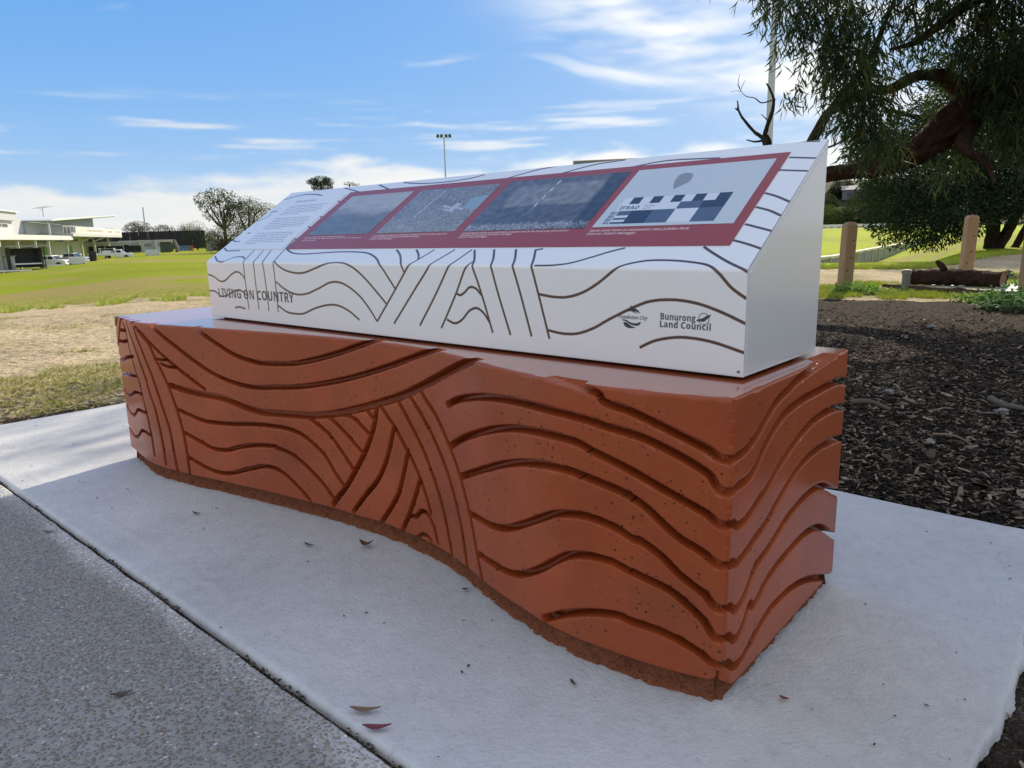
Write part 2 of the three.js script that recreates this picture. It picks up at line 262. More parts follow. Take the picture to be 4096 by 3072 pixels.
{
  const N = 2048, T = 1.5, C = 235, col = new Float32Array(N * N * 3), hgt = new Float32Array(N * N); seed = 555;
  const px = [], kind = []; for (let i = 0; i < C * C; i++) { px.push(rnd(), rnd(), 0.5 + rnd() * 0.42, rnd() * 3.14); const t = rnd(), v = rr(0.8, 1.2); kind.push(t < 0.06 ? [0.52 * v, 0.50 * v, 0.44 * v] : t < 0.16 ? [0.29 * v, 0.24 * v, 0.16 * v] : t < 0.30 ? [0.23 * v, 0.165 * v, 0.12 * v] : t < 0.52 ? [0.19 * v, 0.185 * v, 0.175 * v] : t < 0.75 ? [0.28 * v, 0.275 * v, 0.26 * v] : null); }
  for (let y = 0; y < N; y++) for (let x = 0; x < N; x++) {
    const u = x / N * C, v = y / N * C, cx = Math.floor(u), cy = Math.floor(v); let best = 9, bi = 0;
    for (let a = -1; a <= 1; a++) for (let b = -1; b <= 1; b++) {
      const id = ((cy + b + C) % C) * C + (cx + a + C) % C, dx = u - cx - a - px[id * 4], dy = v - cy - b - px[id * 4 + 1], an = px[id * 4 + 3], ca = Math.cos(an), sa = Math.sin(an);
      const d = Math.hypot((dx * ca + dy * sa), (-dx * sa + dy * ca) * 1.5) / px[id * 4 + 2]; if (d < best) { best = d; bi = id; }
    }
    const i = y * N + x, k = kind[bi], m = k ? sm(0.78, 0.62, best) : 0, j = (y >> 2) * 512 + (x >> 2), mn = 0.8 + nA[j] * 0.4, mt = 0.285 * mn + (nC[(y % 512) * 512 + x % 512] - 0.5) * 0.1;
    for (let c = 0; c < 3; c++) col[i * 3 + c] = lerp(mt * [1, 0.965, 0.90][c], k ? k[c] : 0, m); hgt[i] = m * 0.8 * (1 - best * 0.5) + nC[(y % 512) * 512 + x % 512] * 0.25;
  }
  const map = tex(N, i => S3(col[i * 3], col[i * 3 + 1], col[i * 3 + 2]), T, true), bm = tex(N, i => g1(hgt[i]), T);
  const mat = vc(M(0xffffff, 0.8, { map, bumpMap: bm, bumpScale: 0.003 }));
  const pos = [], uv = [], idx = [], cl = [], NX = 420, NZ = 60;
  for (let i = 0; i <= NX; i++) for (let j = 0; j <= NZ; j++) {
    const x = lerp(-6, 9, i / NX), f = Math.pow(j / NZ, 2.2), e = 0.5475 + n3(x * 9, 1, 0) * 0.003 + n3(x * 31, 1, 4) * 0.0025, z = lerp(e, 7, f), d = z - e;
    let y = -0.006 - 0.03 * (j === 0 ? 1 : 0) * 1; pos.push(x, y, z); uv.push(x, z);
    const w = 0.7 * sm(0.045, 0.0, d - 0.025 * n3(x * 4, 3, z * 4) - 0.012) * (0.35 + 0.65 * sm(-0.1, 0.3, n3(x * 2.3, 6, 1) + 0.1 * n3(x * 20, 2, z * 20))); cl.push(1 + w * 1.35, 1 + w * 1.4, 1 + w * 1.5);
    if (i < NX && j < NZ) { const q = i * (NZ + 1) + j; idx.push(q, q + 1, q + NZ + 1, q + 1, q + NZ + 2, q + NZ + 1); }
  }
  const g = geo(pos, idx, uv); g.setAttribute('color', new THREE.Float32BufferAttribute(cl, 3)); struct('path', g, mat);
}
// ---------- carved concrete block ----------
const TOPY = 0.5067, S0 = 1.8;
const FX = [-.210, -.14, -.0626, -.03, .02, .06, .1136, .2, .27, .34, .40, .45, .50, .56, .62, .69, .73, .79, .84, .89, .93, .965, 1.0, 1.0250];
const FZ = [.0905, .1018, .112, .1115, .1055, .0985, .087, .0700, .0572, .0452, .0365, .0315, .0275, .0278, .0345, .0525, .0655, .0805, .0915, .0938, .0908, .0862, .0785, .0715];
const END_A = [1.025 * S0, 0.0715 * S0], END_B = [1.0195 * S0, -0.2322 * S0], LEFT_B = [-0.238 * S0, -0.2322 * S0];
function frontZ(x) {
  const n = FX.length; let i = 0; while (i < n - 2 && x > FX[i + 1]) i++;
  const gr = k => k === 0 ? (FZ[1] - FZ[0]) / (FX[1] - FX[0]) : k === n - 1 ? (FZ[k] - FZ[k - 1]) / (FX[k] - FX[k - 1]) : (() => { const a = FX[k] - FX[k - 1], b = FX[k + 1] - FX[k]; return (a * a * FZ[k + 1] + (b * b - a * a) * FZ[k] - b * b * FZ[k - 1]) / (a * b * (a + b)); })();
  const h = FX[i + 1] - FX[i], t = clamp((x - FX[i]) / h);
  return (2 * t ** 3 - 3 * t * t + 1) * FZ[i] + (t ** 3 - 2 * t * t + t) * h * gr(i) + (-2 * t ** 3 + 3 * t * t) * FZ[i + 1] + (t ** 3 - t * t) * h * gr(i + 1);
}
// plan of the front: arc length -> point and outward normal
const plan = (() => { const P = []; let s = 0, px, pz; for (let i = 0; i <= 4000; i++) { const x = lerp(FX[0], 1.025, i / 4000), z = frontZ(x), X = x * S0, Z = z * S0; if (i) s += Math.hypot(X - px, Z - pz); P.push([s, X, Z]); px = X; pz = Z; } return P; })();
const FRONT = plan[4000][0], ENDL = Math.hypot(END_B[0] - END_A[0], END_B[1] - END_A[1]);
function planAt(s) {
  if (s >= FRONT) { const t = (s - FRONT) / ENDL, dx = (END_B[0] - END_A[0]) / ENDL, dz = (END_B[1] - END_A[1]) / ENDL; return [lerp(END_A[0], END_B[0], t), lerp(END_A[1], END_B[1], t), -dz, dx]; }
  let a = 0, b = 4000; while (b - a > 1) { const m = a + b >> 1; if (plan[m][0] <= s) a = m; else b = m; }
  const t = (s - plan[a][0]) / (plan[b][0] - plan[a][0]), dx = plan[b][1] - plan[a][1], dz = plan[b][2] - plan[a][2], l = Math.hypot(dx, dz);
  return [lerp(plan[a][1], plan[b][1], t), lerp(plan[a][2], plan[b][2], t), -dz / l, dx / l];
}
// grooves cut into the front and right end: width in mm, then distance along the face and height in mm
const GROOVES = {
line_a:[16,95,512,149,478,166,434,190,392,215,353,248,312,262,265,280,217,293,156,299,107,300,75],
line_b:[16,177,510,208,468,239,434,264,400,285,365,304,330,322,280,340,245,357,181,365,127,368,57],
line_c:[16,256,505,272,466,293,435,313,404,331,373,349,342,364,307,390,242,413,177,421,112,428,45],
line_d:[16,287,484,321,463,347,448,367,423,383,395,398,375,414,351,432,321,460,256,480,186,488,122,490,41],
arc1:[17,586,511,611,493,685,460,758,433,850,419,917,421,989,427,1077,445,1164,468,1232,489,1292,507,1329,516],
arc2:[17,363,514,406,487,500,440,575,403,651,373,727,355,821,347,909,355,1016,367,1156,396,1259,424,1361,456,1449,485,1511,504,1566,519],
arc3:[16,243,504,329,466,385,433,444,401,489,378,546,350,606,322],
arc4:[24,447,320,519,311,579,306,660,304,699,300,774,286,849,278,899,281,989,286,1052,292,1130,306,1217,329,1301,355,1388,385,1498,432,1598,474,1660,496,1693,507],
tri1:[10,384,398,416,398,453,399],
tri2:[12,408,385,440,379,489,378],
wave2:[16,469,248,527,235,586,224,688,227,806,239,894,243,948,242,1000,232,1050,208,1085,184,1121,140,1153,111],
wave1b:[16,1014,289,1057,272,1106,246,1153,204,1191,165,1196,162],
leafA:[16,1100,299,1142,277,1187,247,1231,215],
leafB:[16,1132,305,1173,310,1206,302,1238,283,1262,267],
leafC:[16,1246,336,1270,318,1283,307],
wave3:[16,491,176,555,157,614,142,675,145,737,163,817,179,892,184,886,182,940,174,991,154,1026,134,1065,107,1110,66],
wave4:[16,495,98,592,72,664,71,772,102,848,120,906,112,965,80,1009,49],
stem1:[18,1293,349,1283,311,1266,271,1239,223,1204,174,1165,123,1113,67,1101,53],
stem2:[16,1353,306,1337,263,1312,206,1275,151,1228,104,1178,49],
stem3:[16,1402,255,1381,197,1354,135,1321,90,1284,45],
stem4:[16,1445,195,1419,142,1394,94,1362,43],
rib1:[16,1303,353,1328,327,1356,302,1397,254,1419,230,1444,193,1463,160,1480,120],
rib2:[16,1366,377,1394,348,1426,310,1458,273,1487,230,1514,184,1537,137,1566,45],
rib3:[16,1412,394,1458,354,1498,315,1536,271,1568,227,1593,180,1614,131,1636,44],
rib4:[16,1459,412,1482,390,1513,367,1542,339,1578,298,1608,260,1630,224,1654,175,1669,139,1692,71,1708,31],
arch1:[15,1397,90,1418,93,1442,113,1463,114,1484,97,1497,72,1503,54],
arch2:[12,1418,38,1440,54,1459,57,1477,50],
r0:[18,1929,510,1998,502,2042,492,2047,483,2096,472,2141,457,2184,441,2219,427,2256,412,2261,417,2294,415,2324,421,2351,431,2385,450,2429,471,2481,482,2509,489,2567,496,2664,503,2733,509],
r1:[18,1574,394,1612,411,1661,425,1728,439,1807,448,1916,452,2016,447,2047,442,2112,433,2157,419,2199,401,2227,385,2258,362,2272,365,2323,367,2350,377,2377,399,2420,424,2466,441,2529,449,2623,451,2770,447],
r2:[18,1578,302,1613,322,1663,345,1758,379,1834,398,1915,407,1997,405,2030,395,2097,375,2158,351,2215,327,2262,307,2288,299,2323,300,2357,312,2408,330,2446,350,2498,369,2562,387,2633,398,2770,393],
r3:[18,1619,245,1718,288,1817,326,1901,347,1978,352,2051,342,2092,333,2126,317,2158,293,2184,275,2209,264,2233,252,2263,241,2289,236,2317,240,2358,252,2405,265,2460,291,2541,321,2632,333,2793,323],
r4:[18,1654,175,1704,178,1747,179,1796,189,1857,217,1912,247,1957,268,2015,278,2068,272,2109,258,2114,259,2150,242,2185,214,2219,193,2266,166,2301,155,2333,169,2364,198,2431,217,2509,243,2621,255,2699,246,2806,201],
r5:[18,1690,97,1732,97,1792,99,1838,109,1896,139,1945,174,1977,195,2015,207,2068,209,2086,204,2133,194,2169,184,2203,162,2237,134,2266,114,2306,102,2330,116,2353,140,2365,131,2429,157,2520,172,2623,175,2703,157,2813,100],
r6:[18,1917,51,1976,84,2034,106,2086,115,2097,112,2153,109,2197,97,2231,82,2264,70,2307,51,2345,57,2378,74,2364,63,2427,87,2521,90,2629,72,2786,17],
k0:[14,59,464,162,470],
k1:[14,35,425,92,427,169,438],
k2:[14,-11,370,45,360,128,378,217,391],
k3:[14,-36,321,8,310,134,319,224,326],
k4:[14,-32,282,40,244,93,243,183,268,258,271],
k5:[14,-23,215,71,179,123,180,189,209,276,213],
k6:[14,-9,122,80,98,134,106,215,143,290,141],
t1:[14,-1,510,-14,491,-24,467],
t2:[14,52,510,4,467,-30,414],
t3:[14,106,509,57,456,2,395,-36,343]};
const GD = 0.027;   // depth of a groove
const blockBump = (() => { const N = 1024, a = new Float32Array(N * N); seed = 91; for (let i = 0; i < N * N; i++) { const x = i % N, y = i >> 10; a[i] = 0.75 + (nC[(y % 512) * 512 + x % 512] - 0.5) * 0.12 + (nA[(y >> 1) * 512 + (x >> 1)] - 0.5) * 0.25; }
  for (let n = 0; n < 1500; n++) { const cx = rnd() * N, cy = rnd() * N, j = ((cy | 0) >> 1) * 512 + ((cx | 0) >> 1); if (nB[j] < 0.52) continue; const r = 1.2 + Math.pow(rnd(), 4) * 3.2; for (let y = -5; y <= 5; y++) for (let x = -5; x <= 5; x++) { const d = Math.hypot(x, y) / r; if (d < 1) a[(((cy | 0) + y + N) % N) * N + ((cx | 0) + x + N) % N] -= 0.75 * (1 - d * d); } } return a; })();
const blockTexC = tex(1024, i => { const x = i % 1024, y = i >> 10, j = (y >> 1) * 512 + (x >> 1), k = (y % 512) * 512 + x % 512; let v = 0.9 + (nA[j] - 0.5) * 0.42 + (nD[j] - 0.5) * 0.30 + (nC[k] - 0.5) * 0.12; const w = (nB[j] - 0.5) * 0.25; const pit = blockBump[i] < 0.48 ? 0.35 : 1; v *= pit; return S3(0.42 * v, 0.080 * v * (1 + w), 0.017 * v * (1 + w * 1.4)); }, 0.62, true);
const blockPits = tex(1024, i => g1(blockBump[i]), 0.62);
const blockMat = new THREE.MeshPhysicalMaterial({ color: 0xffffff, map: blockTexC, bumpMap: blockPits, bumpScale: 0.0045, roughness: 0.55, specularIntensity: 0.5, clearcoat: 0.5, clearcoatRoughness: 0.18, side: THREE.DoubleSide });
const topMat = new THREE.MeshPhysicalMaterial({ color: 0xffffff, map: blockTexC, bumpMap: tex(512, i => g1(nA[i] * 0.7 + nC[i] * 0.3), 0.5), bumpScale: 0.0006, roughness: 0.4, clearcoat: 1, clearcoatRoughness: 0.09, side: THREE.DoubleSide });
{
  const block = thing('carved_block', 'rust red carved concrete block with wavy grooves under the white sign', 'concrete block');
  const NS = 1120, NE = 250, NY = 214, W = NY + 1, cols = NS + NE + 1;
  const sAt = i => i <= NS ? i / NS * FRONT : FRONT + (i - NS) / NE * ENDL;
  const yBot = s => s <= FRONT ? 0.042 + 0.0015 * n3(s * 9, 2, 3) : 0.042 - 0.022 * sm(0, 0.05, s - FRONT);
  const vAt = j => j < NY - 4 ? j / (NY - 4) * (1 - 0.0065) : 1 - [0.0065, 0.0036, 0.0016, 0.0005, 0][j - NY + 4];
  const S = new Float32Array(cols * W), Y = new Float32Array(cols * W), D = new Float32Array(cols * W).fill(1), WX = new Float32Array(cols * W), WY = new Float32Array(cols * W);
  for (let i = 0; i < cols; i++) { const s = sAt(i), yb = yBot(s); for (let j = 0; j <= NY; j++) { S[i * W + j] = s; Y[i * W + j] = lerp(yb, TOPY, vAt(j)); } }
  const iOf = s => s <= FRONT ? s / FRONT * NS : NS + (s - FRONT) / ENDL * NE;
  for (const key in GROOVES) {
    const a = GROOVES[key], pts = []; for (let k = 1; k < a.length; k += 2) pts.push(V3(a[k] / 1000, a[k + 1] / 1000, 0));
    const f0 = pts[0], f1 = pts[pts.length - 1]; if (f1.x > 2.75 && key[0] === 'r') pts.push(V3(f1.x + 0.08, f1.y - 0.02, 0));
    const c = new THREE.CatmullRomCurve3(pts, false, 'centripetal'), n = Math.ceil(c.getLength() / 0.001), P = c.getSpacedPoints(n);
    if (key[0] === 'r') { let yc = null; for (let q = 1; q < P.length; q++) if (P[q - 1].x <= FRONT && P[q].x > FRONT) yc = P[q].y; if (yc !== null) for (const p of P) p.y = lerp(yc, p.y, sm(0.010, 0.034, Math.abs(p.x - FRONT))); }
    P.forEach((p, q) => {
      const half = a[0] / 2450 * (1 + 0.05 * n3(p.x * 60, p.y * 60, 7) + 0.05 * n3(p.x * 14, p.y * 14, 3)), R = half + 0.006;
      const i0 = Math.max(0, Math.ceil(iOf(Math.max(0, p.x - R)))), i1 = Math.min(cols - 1, Math.floor(iOf(Math.min(FRONT + ENDL, p.x + R))));
      for (let i = i0; i <= i1; i++) {
        const yb = Y[i * W], dj = (TOPY - yb) / (NY - 4), j0 = Math.max(0, Math.floor((p.y - R - yb) / dj) - 1), j1 = Math.min(NY, Math.ceil((p.y + R - yb) / dj) + 6);
        for (let j = j0; j <= j1; j++) { const o = i * W + j, dx = S[o] - p.x, dy = Y[o] - p.y, d = Math.hypot(dx, dy) - half; if (d < D[o]) { D[o] = d; const l = Math.max(1e-6, d + half); WX[o] = dx / l; WY[o] = dy / l; } }
      }
    });
  }
  const H = 0.0021, pos = [], uv = [], idx = [], rc = 0.007;
  const cornerRound = t => t < rc ? Math.min(rc - Math.sqrt(Math.max(0, rc * rc - (rc - t) ** 2)), rc * 0.293) : 0;
  for (let i = 0; i < cols; i++) for (let j = 0; j <= NY; j++) {
    const o = i * W + j; let s = S[o], y = Y[o], d = D[o];
    const lock = j <= 1 || j >= NY - 5 || i < 2 || i > cols - 3 || Math.abs(i - NS) < 3;
    if (!lock && Math.abs(d) < H * 0.55) { s -= WX[o] * d; y -= WY[o] * d; d = 0; }
    const gd = GD * lerp(0.52, 1, sm(0.012, 0.04, Math.abs(s - FRONT)));
    let dep = d < -0.0004 ? gd * sm(0.0002, 0.0020, -d) + 0.0006 * n3(s * 70, y * 70, 5) : 0.0006 * clamp(1 - d / 0.002);
    if (d > -0.0004 && d < 0.006) dep += 0.0022 * sm(0.32, 0.6, n3(s * 55, y * 55, 8)) * clamp(1 - d / 0.005);
    dep += 0.0011 * fbm3(s * 2.6, y * 2.6, 4, 3);
    const rt = 0.0045 + 0.003 * sm(0, 0.4, n3(s * 24, 3, 6)), ty = TOPY - y; if (ty < rt) dep = Math.max(dep, rt - Math.sqrt(rt * rt - (rt - ty) ** 2) + dep * 0.5);
    const by = y - Y[i * W]; if (by < 0.003) dep += 0.003 - by;
    const front = i <= NS, t = Math.abs(s - FRONT);
    // the bottom corner is knocked off, and grooves run on round the corner
    dep += 0.020 * sm(0.02, 0, y - Y[NS * W] - 0.002 - t * 0.5) * sm(0.03, 0, t);
    dep = Math.max(dep, cornerRound(t) + (t < rc ? 0.0012 * (n3(y * 140, s * 30, 4) + 0.6 * n3(y * 380, s * 40, 2)) : 0));
    const p = planAt(front ? Math.min(s, FRONT - 1e-6) : Math.max(s, FRONT + 1e-6));
    let x = p[0] - p[2] * dep, z = p[1] - p[3] * dep;
    if (t < dep) { const q = planAt(front ? FRONT + 0.001 : FRONT - 0.001), k = dep - t; x -= q[2] * k; z -= q[3] * k; }
    if (front && s < rc) { x += cornerRound(s); }
    pos.push(x, y, z); uv.push(s, y);
    if (i < cols - 1 && j < NY) idx.push(o, o + W, o + 1, o + 1, o + W, o + W + 1);
  }
  const last = (cols - 1) * W, base = pos.length / 3;
  // back and left end, plain
  for (let j = 0; j <= NY; j++) { const y = Y[last + j]; pos.push(LEFT_B[0], y, LEFT_B[1]); uv.push(5, y); pos.push(pos[j * 3], pos[j * 3 + 1], pos[j * 3 + 2]); uv.push(6, y); pos.push(pos[(last + j) * 3], y, pos[(last + j) * 3 + 2]); uv.push(2.9, y); }
  for (let j = 0; j < NY; j++) { const a = base + j * 3; idx.push(a + 2, a, a + 5, a + 5, a, a + 3, a, a + 1, a + 3, a + 3, a + 1, a + 4); }
  mesh(block, 'carved_body', geo(pos, idx, uv), blockMat);
  // the flat top: a strip from the front rim back to the rear edge, and a fan over the right end
  const np = [], nu = [], ni = [], XE = 1.78, ZB = LEFT_B[1], rim = []; for (let i = 0; i < cols; i++) { const o = (i * W + NY) * 3; rim.push([pos[o], pos[o + 2]]); }
  const pt = (x, z) => { np.push(x, TOPY, z); nu.push(x, z); return np.length / 3 - 1; };
  let cut = 0; while (cut < NS && rim[cut + 1][0] < XE) cut++;
  let pa = null; for (let i = 0; i <= cut; i++) { const [x, z] = rim[i], a = pt(x, z), b = pt(lerp(LEFT_B[0], rim[cut][0], i / cut), ZB); if (pa) ni.push(pa[0], a, pa[1], a, b, pa[1]); pa = [a, b]; }
  const xe = rim[cut][0], piv = pt(xe, rim[NS][1]); let pv = pt(...rim[cut]); for (let i = cut + 1; i <= NS; i++) { const q = pt(...rim[i]); ni.push(piv, pv, q); pv = q; }
  pa = [pv, piv]; for (let i = NS + 1; i < cols; i++) { const a = pt(...rim[i]), b = pt(xe, i === cols - 1 ? ZB : rim[i][1]); ni.push(pa[0], a, pa[1], a, b, pa[1]); pa = [a, b]; }
  const top = new THREE.BufferGeometry(); top.setAttribute('position', new THREE.Float32BufferAttribute(np, 3)); top.setAttribute('normal', new THREE.Float32BufferAttribute(np.map((v, i) => i % 3 === 1 ? 1 : 0), 3)); top.setAttribute('uv', new THREE.Float32BufferAttribute(nu, 2)); top.setIndex(ni);
  mesh(block, 'top_face', top, topMat);
  // rough footing under the block, set back
  const fp = [], fu = [], fi = [], N = 700, RY = 10; let q = 0;
  for (let i = 0; i <= N; i++) {
    const s = 0.02 + i / N * (FRONT + ENDL - 0.04), c = Math.abs(s - FRONT), inset = 0.017, p0 = planAt(s); let x = p0[0] - p0[2] * inset, z = p0[1] - p0[3] * inset;
    if (c < inset) { const o = planAt(s <= FRONT ? FRONT + 0.001 : FRONT - 0.001); x -= o[2] * (inset - c); z -= o[3] * (inset - c); }
    for (let j = 0; j <= RY; j++) {
      const y = -0.004 + j / RY * 0.066, fl = j === 0 ? 0.012 + 0.008 * n3(s * 40, 1, 1) : 0, e = 0.005 * n3(s * 22, y * 22, 1) + 0.0035 * n3(s * 70, y * 70, 4) - (n3(s * 60, y * 60, 12) > 0.42 ? 0.006 : 0) + fl;
      fp.push(x + p0[2] * e, y, z + p0[3] * e); fu.push(s, y); if (i < N && j < RY) { const o = i * (RY + 1) + j; fi.push(o, o + RY + 1, o + 1, o + 1, o + RY + 1, o + RY + 2); }
    }
  }
  { const k = fp.length / 3; for (const [x, z] of [[fp[0] + 0.01, LEFT_B[1] + 0.03], [fp[(N * (RY + 1)) * 3] - 0.02, LEFT_B[1] + 0.03]]) { fp.push(x, -0.004, z, x, 0.062, z); fu.push(0, 0, 0, 0.06); } fi.push(0, RY, k, k, RY, k + 1, k, k + 1, k + 2, k + 2, k + 1, k + 3, N * (RY + 1), N * (RY + 1) + RY, k + 2, k + 2, N * (RY + 1) + RY, k + 3); }
  const footTex = tex(512, i => { const v = 0.75 + nA[i] * 0.3 + (nC[i] - 0.5) * 0.4 - (nS[i] > 0.68 ? 0.35 : 0); return S3(0.30 * v, 0.105 * v, 0.052 * v); }, 0.4, true);
  mesh(block, 'footing', geo(fp, fi, fu), M(0xffffff, 0.85, { map: footTex, bumpMap: tex(512, i => g1(nC[i] * 0.6 + nS[i] * 0.4), 0.2), bumpScale: 0.012 }));
}

// ---------- interpretive sign ----------
const H1 = 0.17406, H2 = 0.39737, DEP = 0.33116, SLANT = 0.39942, SX = 1.8;
const LINES = {
f1:[2,134,37,128,79,114,110,117,152,136,187,145,218,136,231,124],
f2:[0,82,36,81,77,67,113,71,158,85,193,90,223,81,234,75],
f3:[155,34,182,38,218,34],
v1:[211,236,227,184,231,172,232,128,236,83,239,34],
v2:[267,235,286,181,289,171,292,113,298,35],
v3:[309,235,334,185,341,171,350,95,353,34],
v4:[366,292,379,238,394,184,398,170,402,97,404,34],
wa:[400,179,440,159,494,148,547,148,607,161,669,176,725,177,768,166,810,144,860,108,899,77],
wb:[406,120,445,102,498,89,552,91,612,107,670,125,712,126,751,115,794,93,829,64,856,35],
wc:[405,53,449,37,490,34,531,36,592,54,657,66,699,66,744,54,785,34],
w0:[392,237,439,221,495,215,557,218,644,224,733,224,790,218,845,196,884,168,905,146,933,116],
p1:[886,233,919,212,956,175,968,156],
p2:[959,233,985,213,1001,194],
d1:[1024,232,1001,194,986,174,976,163,922,104,856,34],
d2:[1092,232,1058,177,1051,167,1001,116,921,33],
d3:[1146,231,1123,178,1115,167,1074,110,1014,34],
d4:[1183,188,1176,174,1168,165,1140,115,1087,33],
d5:[1154,231,1185,189,1193,168,1207,137,1225,92,1246,34],
a1:[1140,113,1152,110,1165,116,1182,128,1199,126,1216,112],
a2:[1106,54,1132,47,1154,56,1180,78,1201,84,1220,75,1239,54],
d6:[1212,232,1235,197,1246,170,1262,123,1296,33],
d7:[1274,232,1295,198,1306,171,1323,125,1353,34],
d8:[1328,231,1345,198,1356,170,1370,127,1399,33],
ra:[1361,177,1409,179,1443,186,1486,207,1513,222,1541,234],
rb:[1330,229,1346,233],
rc:[1372,120,1412,116,1443,117,1480,127,1516,146,1550,170,1569,183,1605,195,1642,197,1689,193,1728,184,1752,167,1774,145,1800,128],
rd:[1395,50,1430,46,1465,48,1502,60,1540,80,1584,101,1623,116,1669,121,1714,117,1757,105,1801,88],
re:[1605,33,1634,47,1671,56,1701,58,1745,54,1800,41],
rf:[1698,236,1721,219,1760,193,1801,170],
ta:[1747,516,1799,505],
tb:[1743,473,1799,462],
tc:[1745,397,1769,385,1801,364],
td:[1745,353,1774,340,1800,323],
te:[1746,301,1773,290,1802,278],
tf:[1744,254,1772,243,1802,229],
ua:[1020,531,1113,563,1166,572],
ub:[1200,533,1280,560,1361,569],
uc:[1393,533,1472,547,1601,538],
ud:[1724,577,1787,566],
ue:[8,527,90,548,175,544,259,524],
uf:[303,571,430,531],
ug:[487,566,572,531],
uh:[600,566,673,552,791,545,889,553,930,565],
la:[19,452,60,454],
lb:[-3,398,33,416,45,439],
lc:[38,330,63,331,77,352],
ld:[-6,293,30,283,55,284],
le:[7,248,47,233,125,233],
lf:[11,204,66,179,106,176,142,197,187,201,217,191],
ma:[363,489,379,484],
mb:[365,406,384,397],
mc:[358,355,376,348],
md:[366,292,380,288]};
function canvasTex(w, h, draw) { const c = document.createElement('canvas'); c.width = w; c.height = h; draw(c.getContext('2d'), w, h); const t = new THREE.CanvasTexture(c); t.colorSpace = THREE.SRGBColorSpace; t.magFilter = THREE.LinearFilter; t.minFilter = THREE.LinearMipmapLinearFilter; t.anisotropy = 8; return t; }
function fitText(g, s, x, y, w, px, style = '') { g.font = `${style} ${px}px sans-serif`; const k = w / g.measureText(s).width; g.save(); g.translate(x, y); g.scale(k, 1); g.fillText(s, 0, 0); g.restore(); }
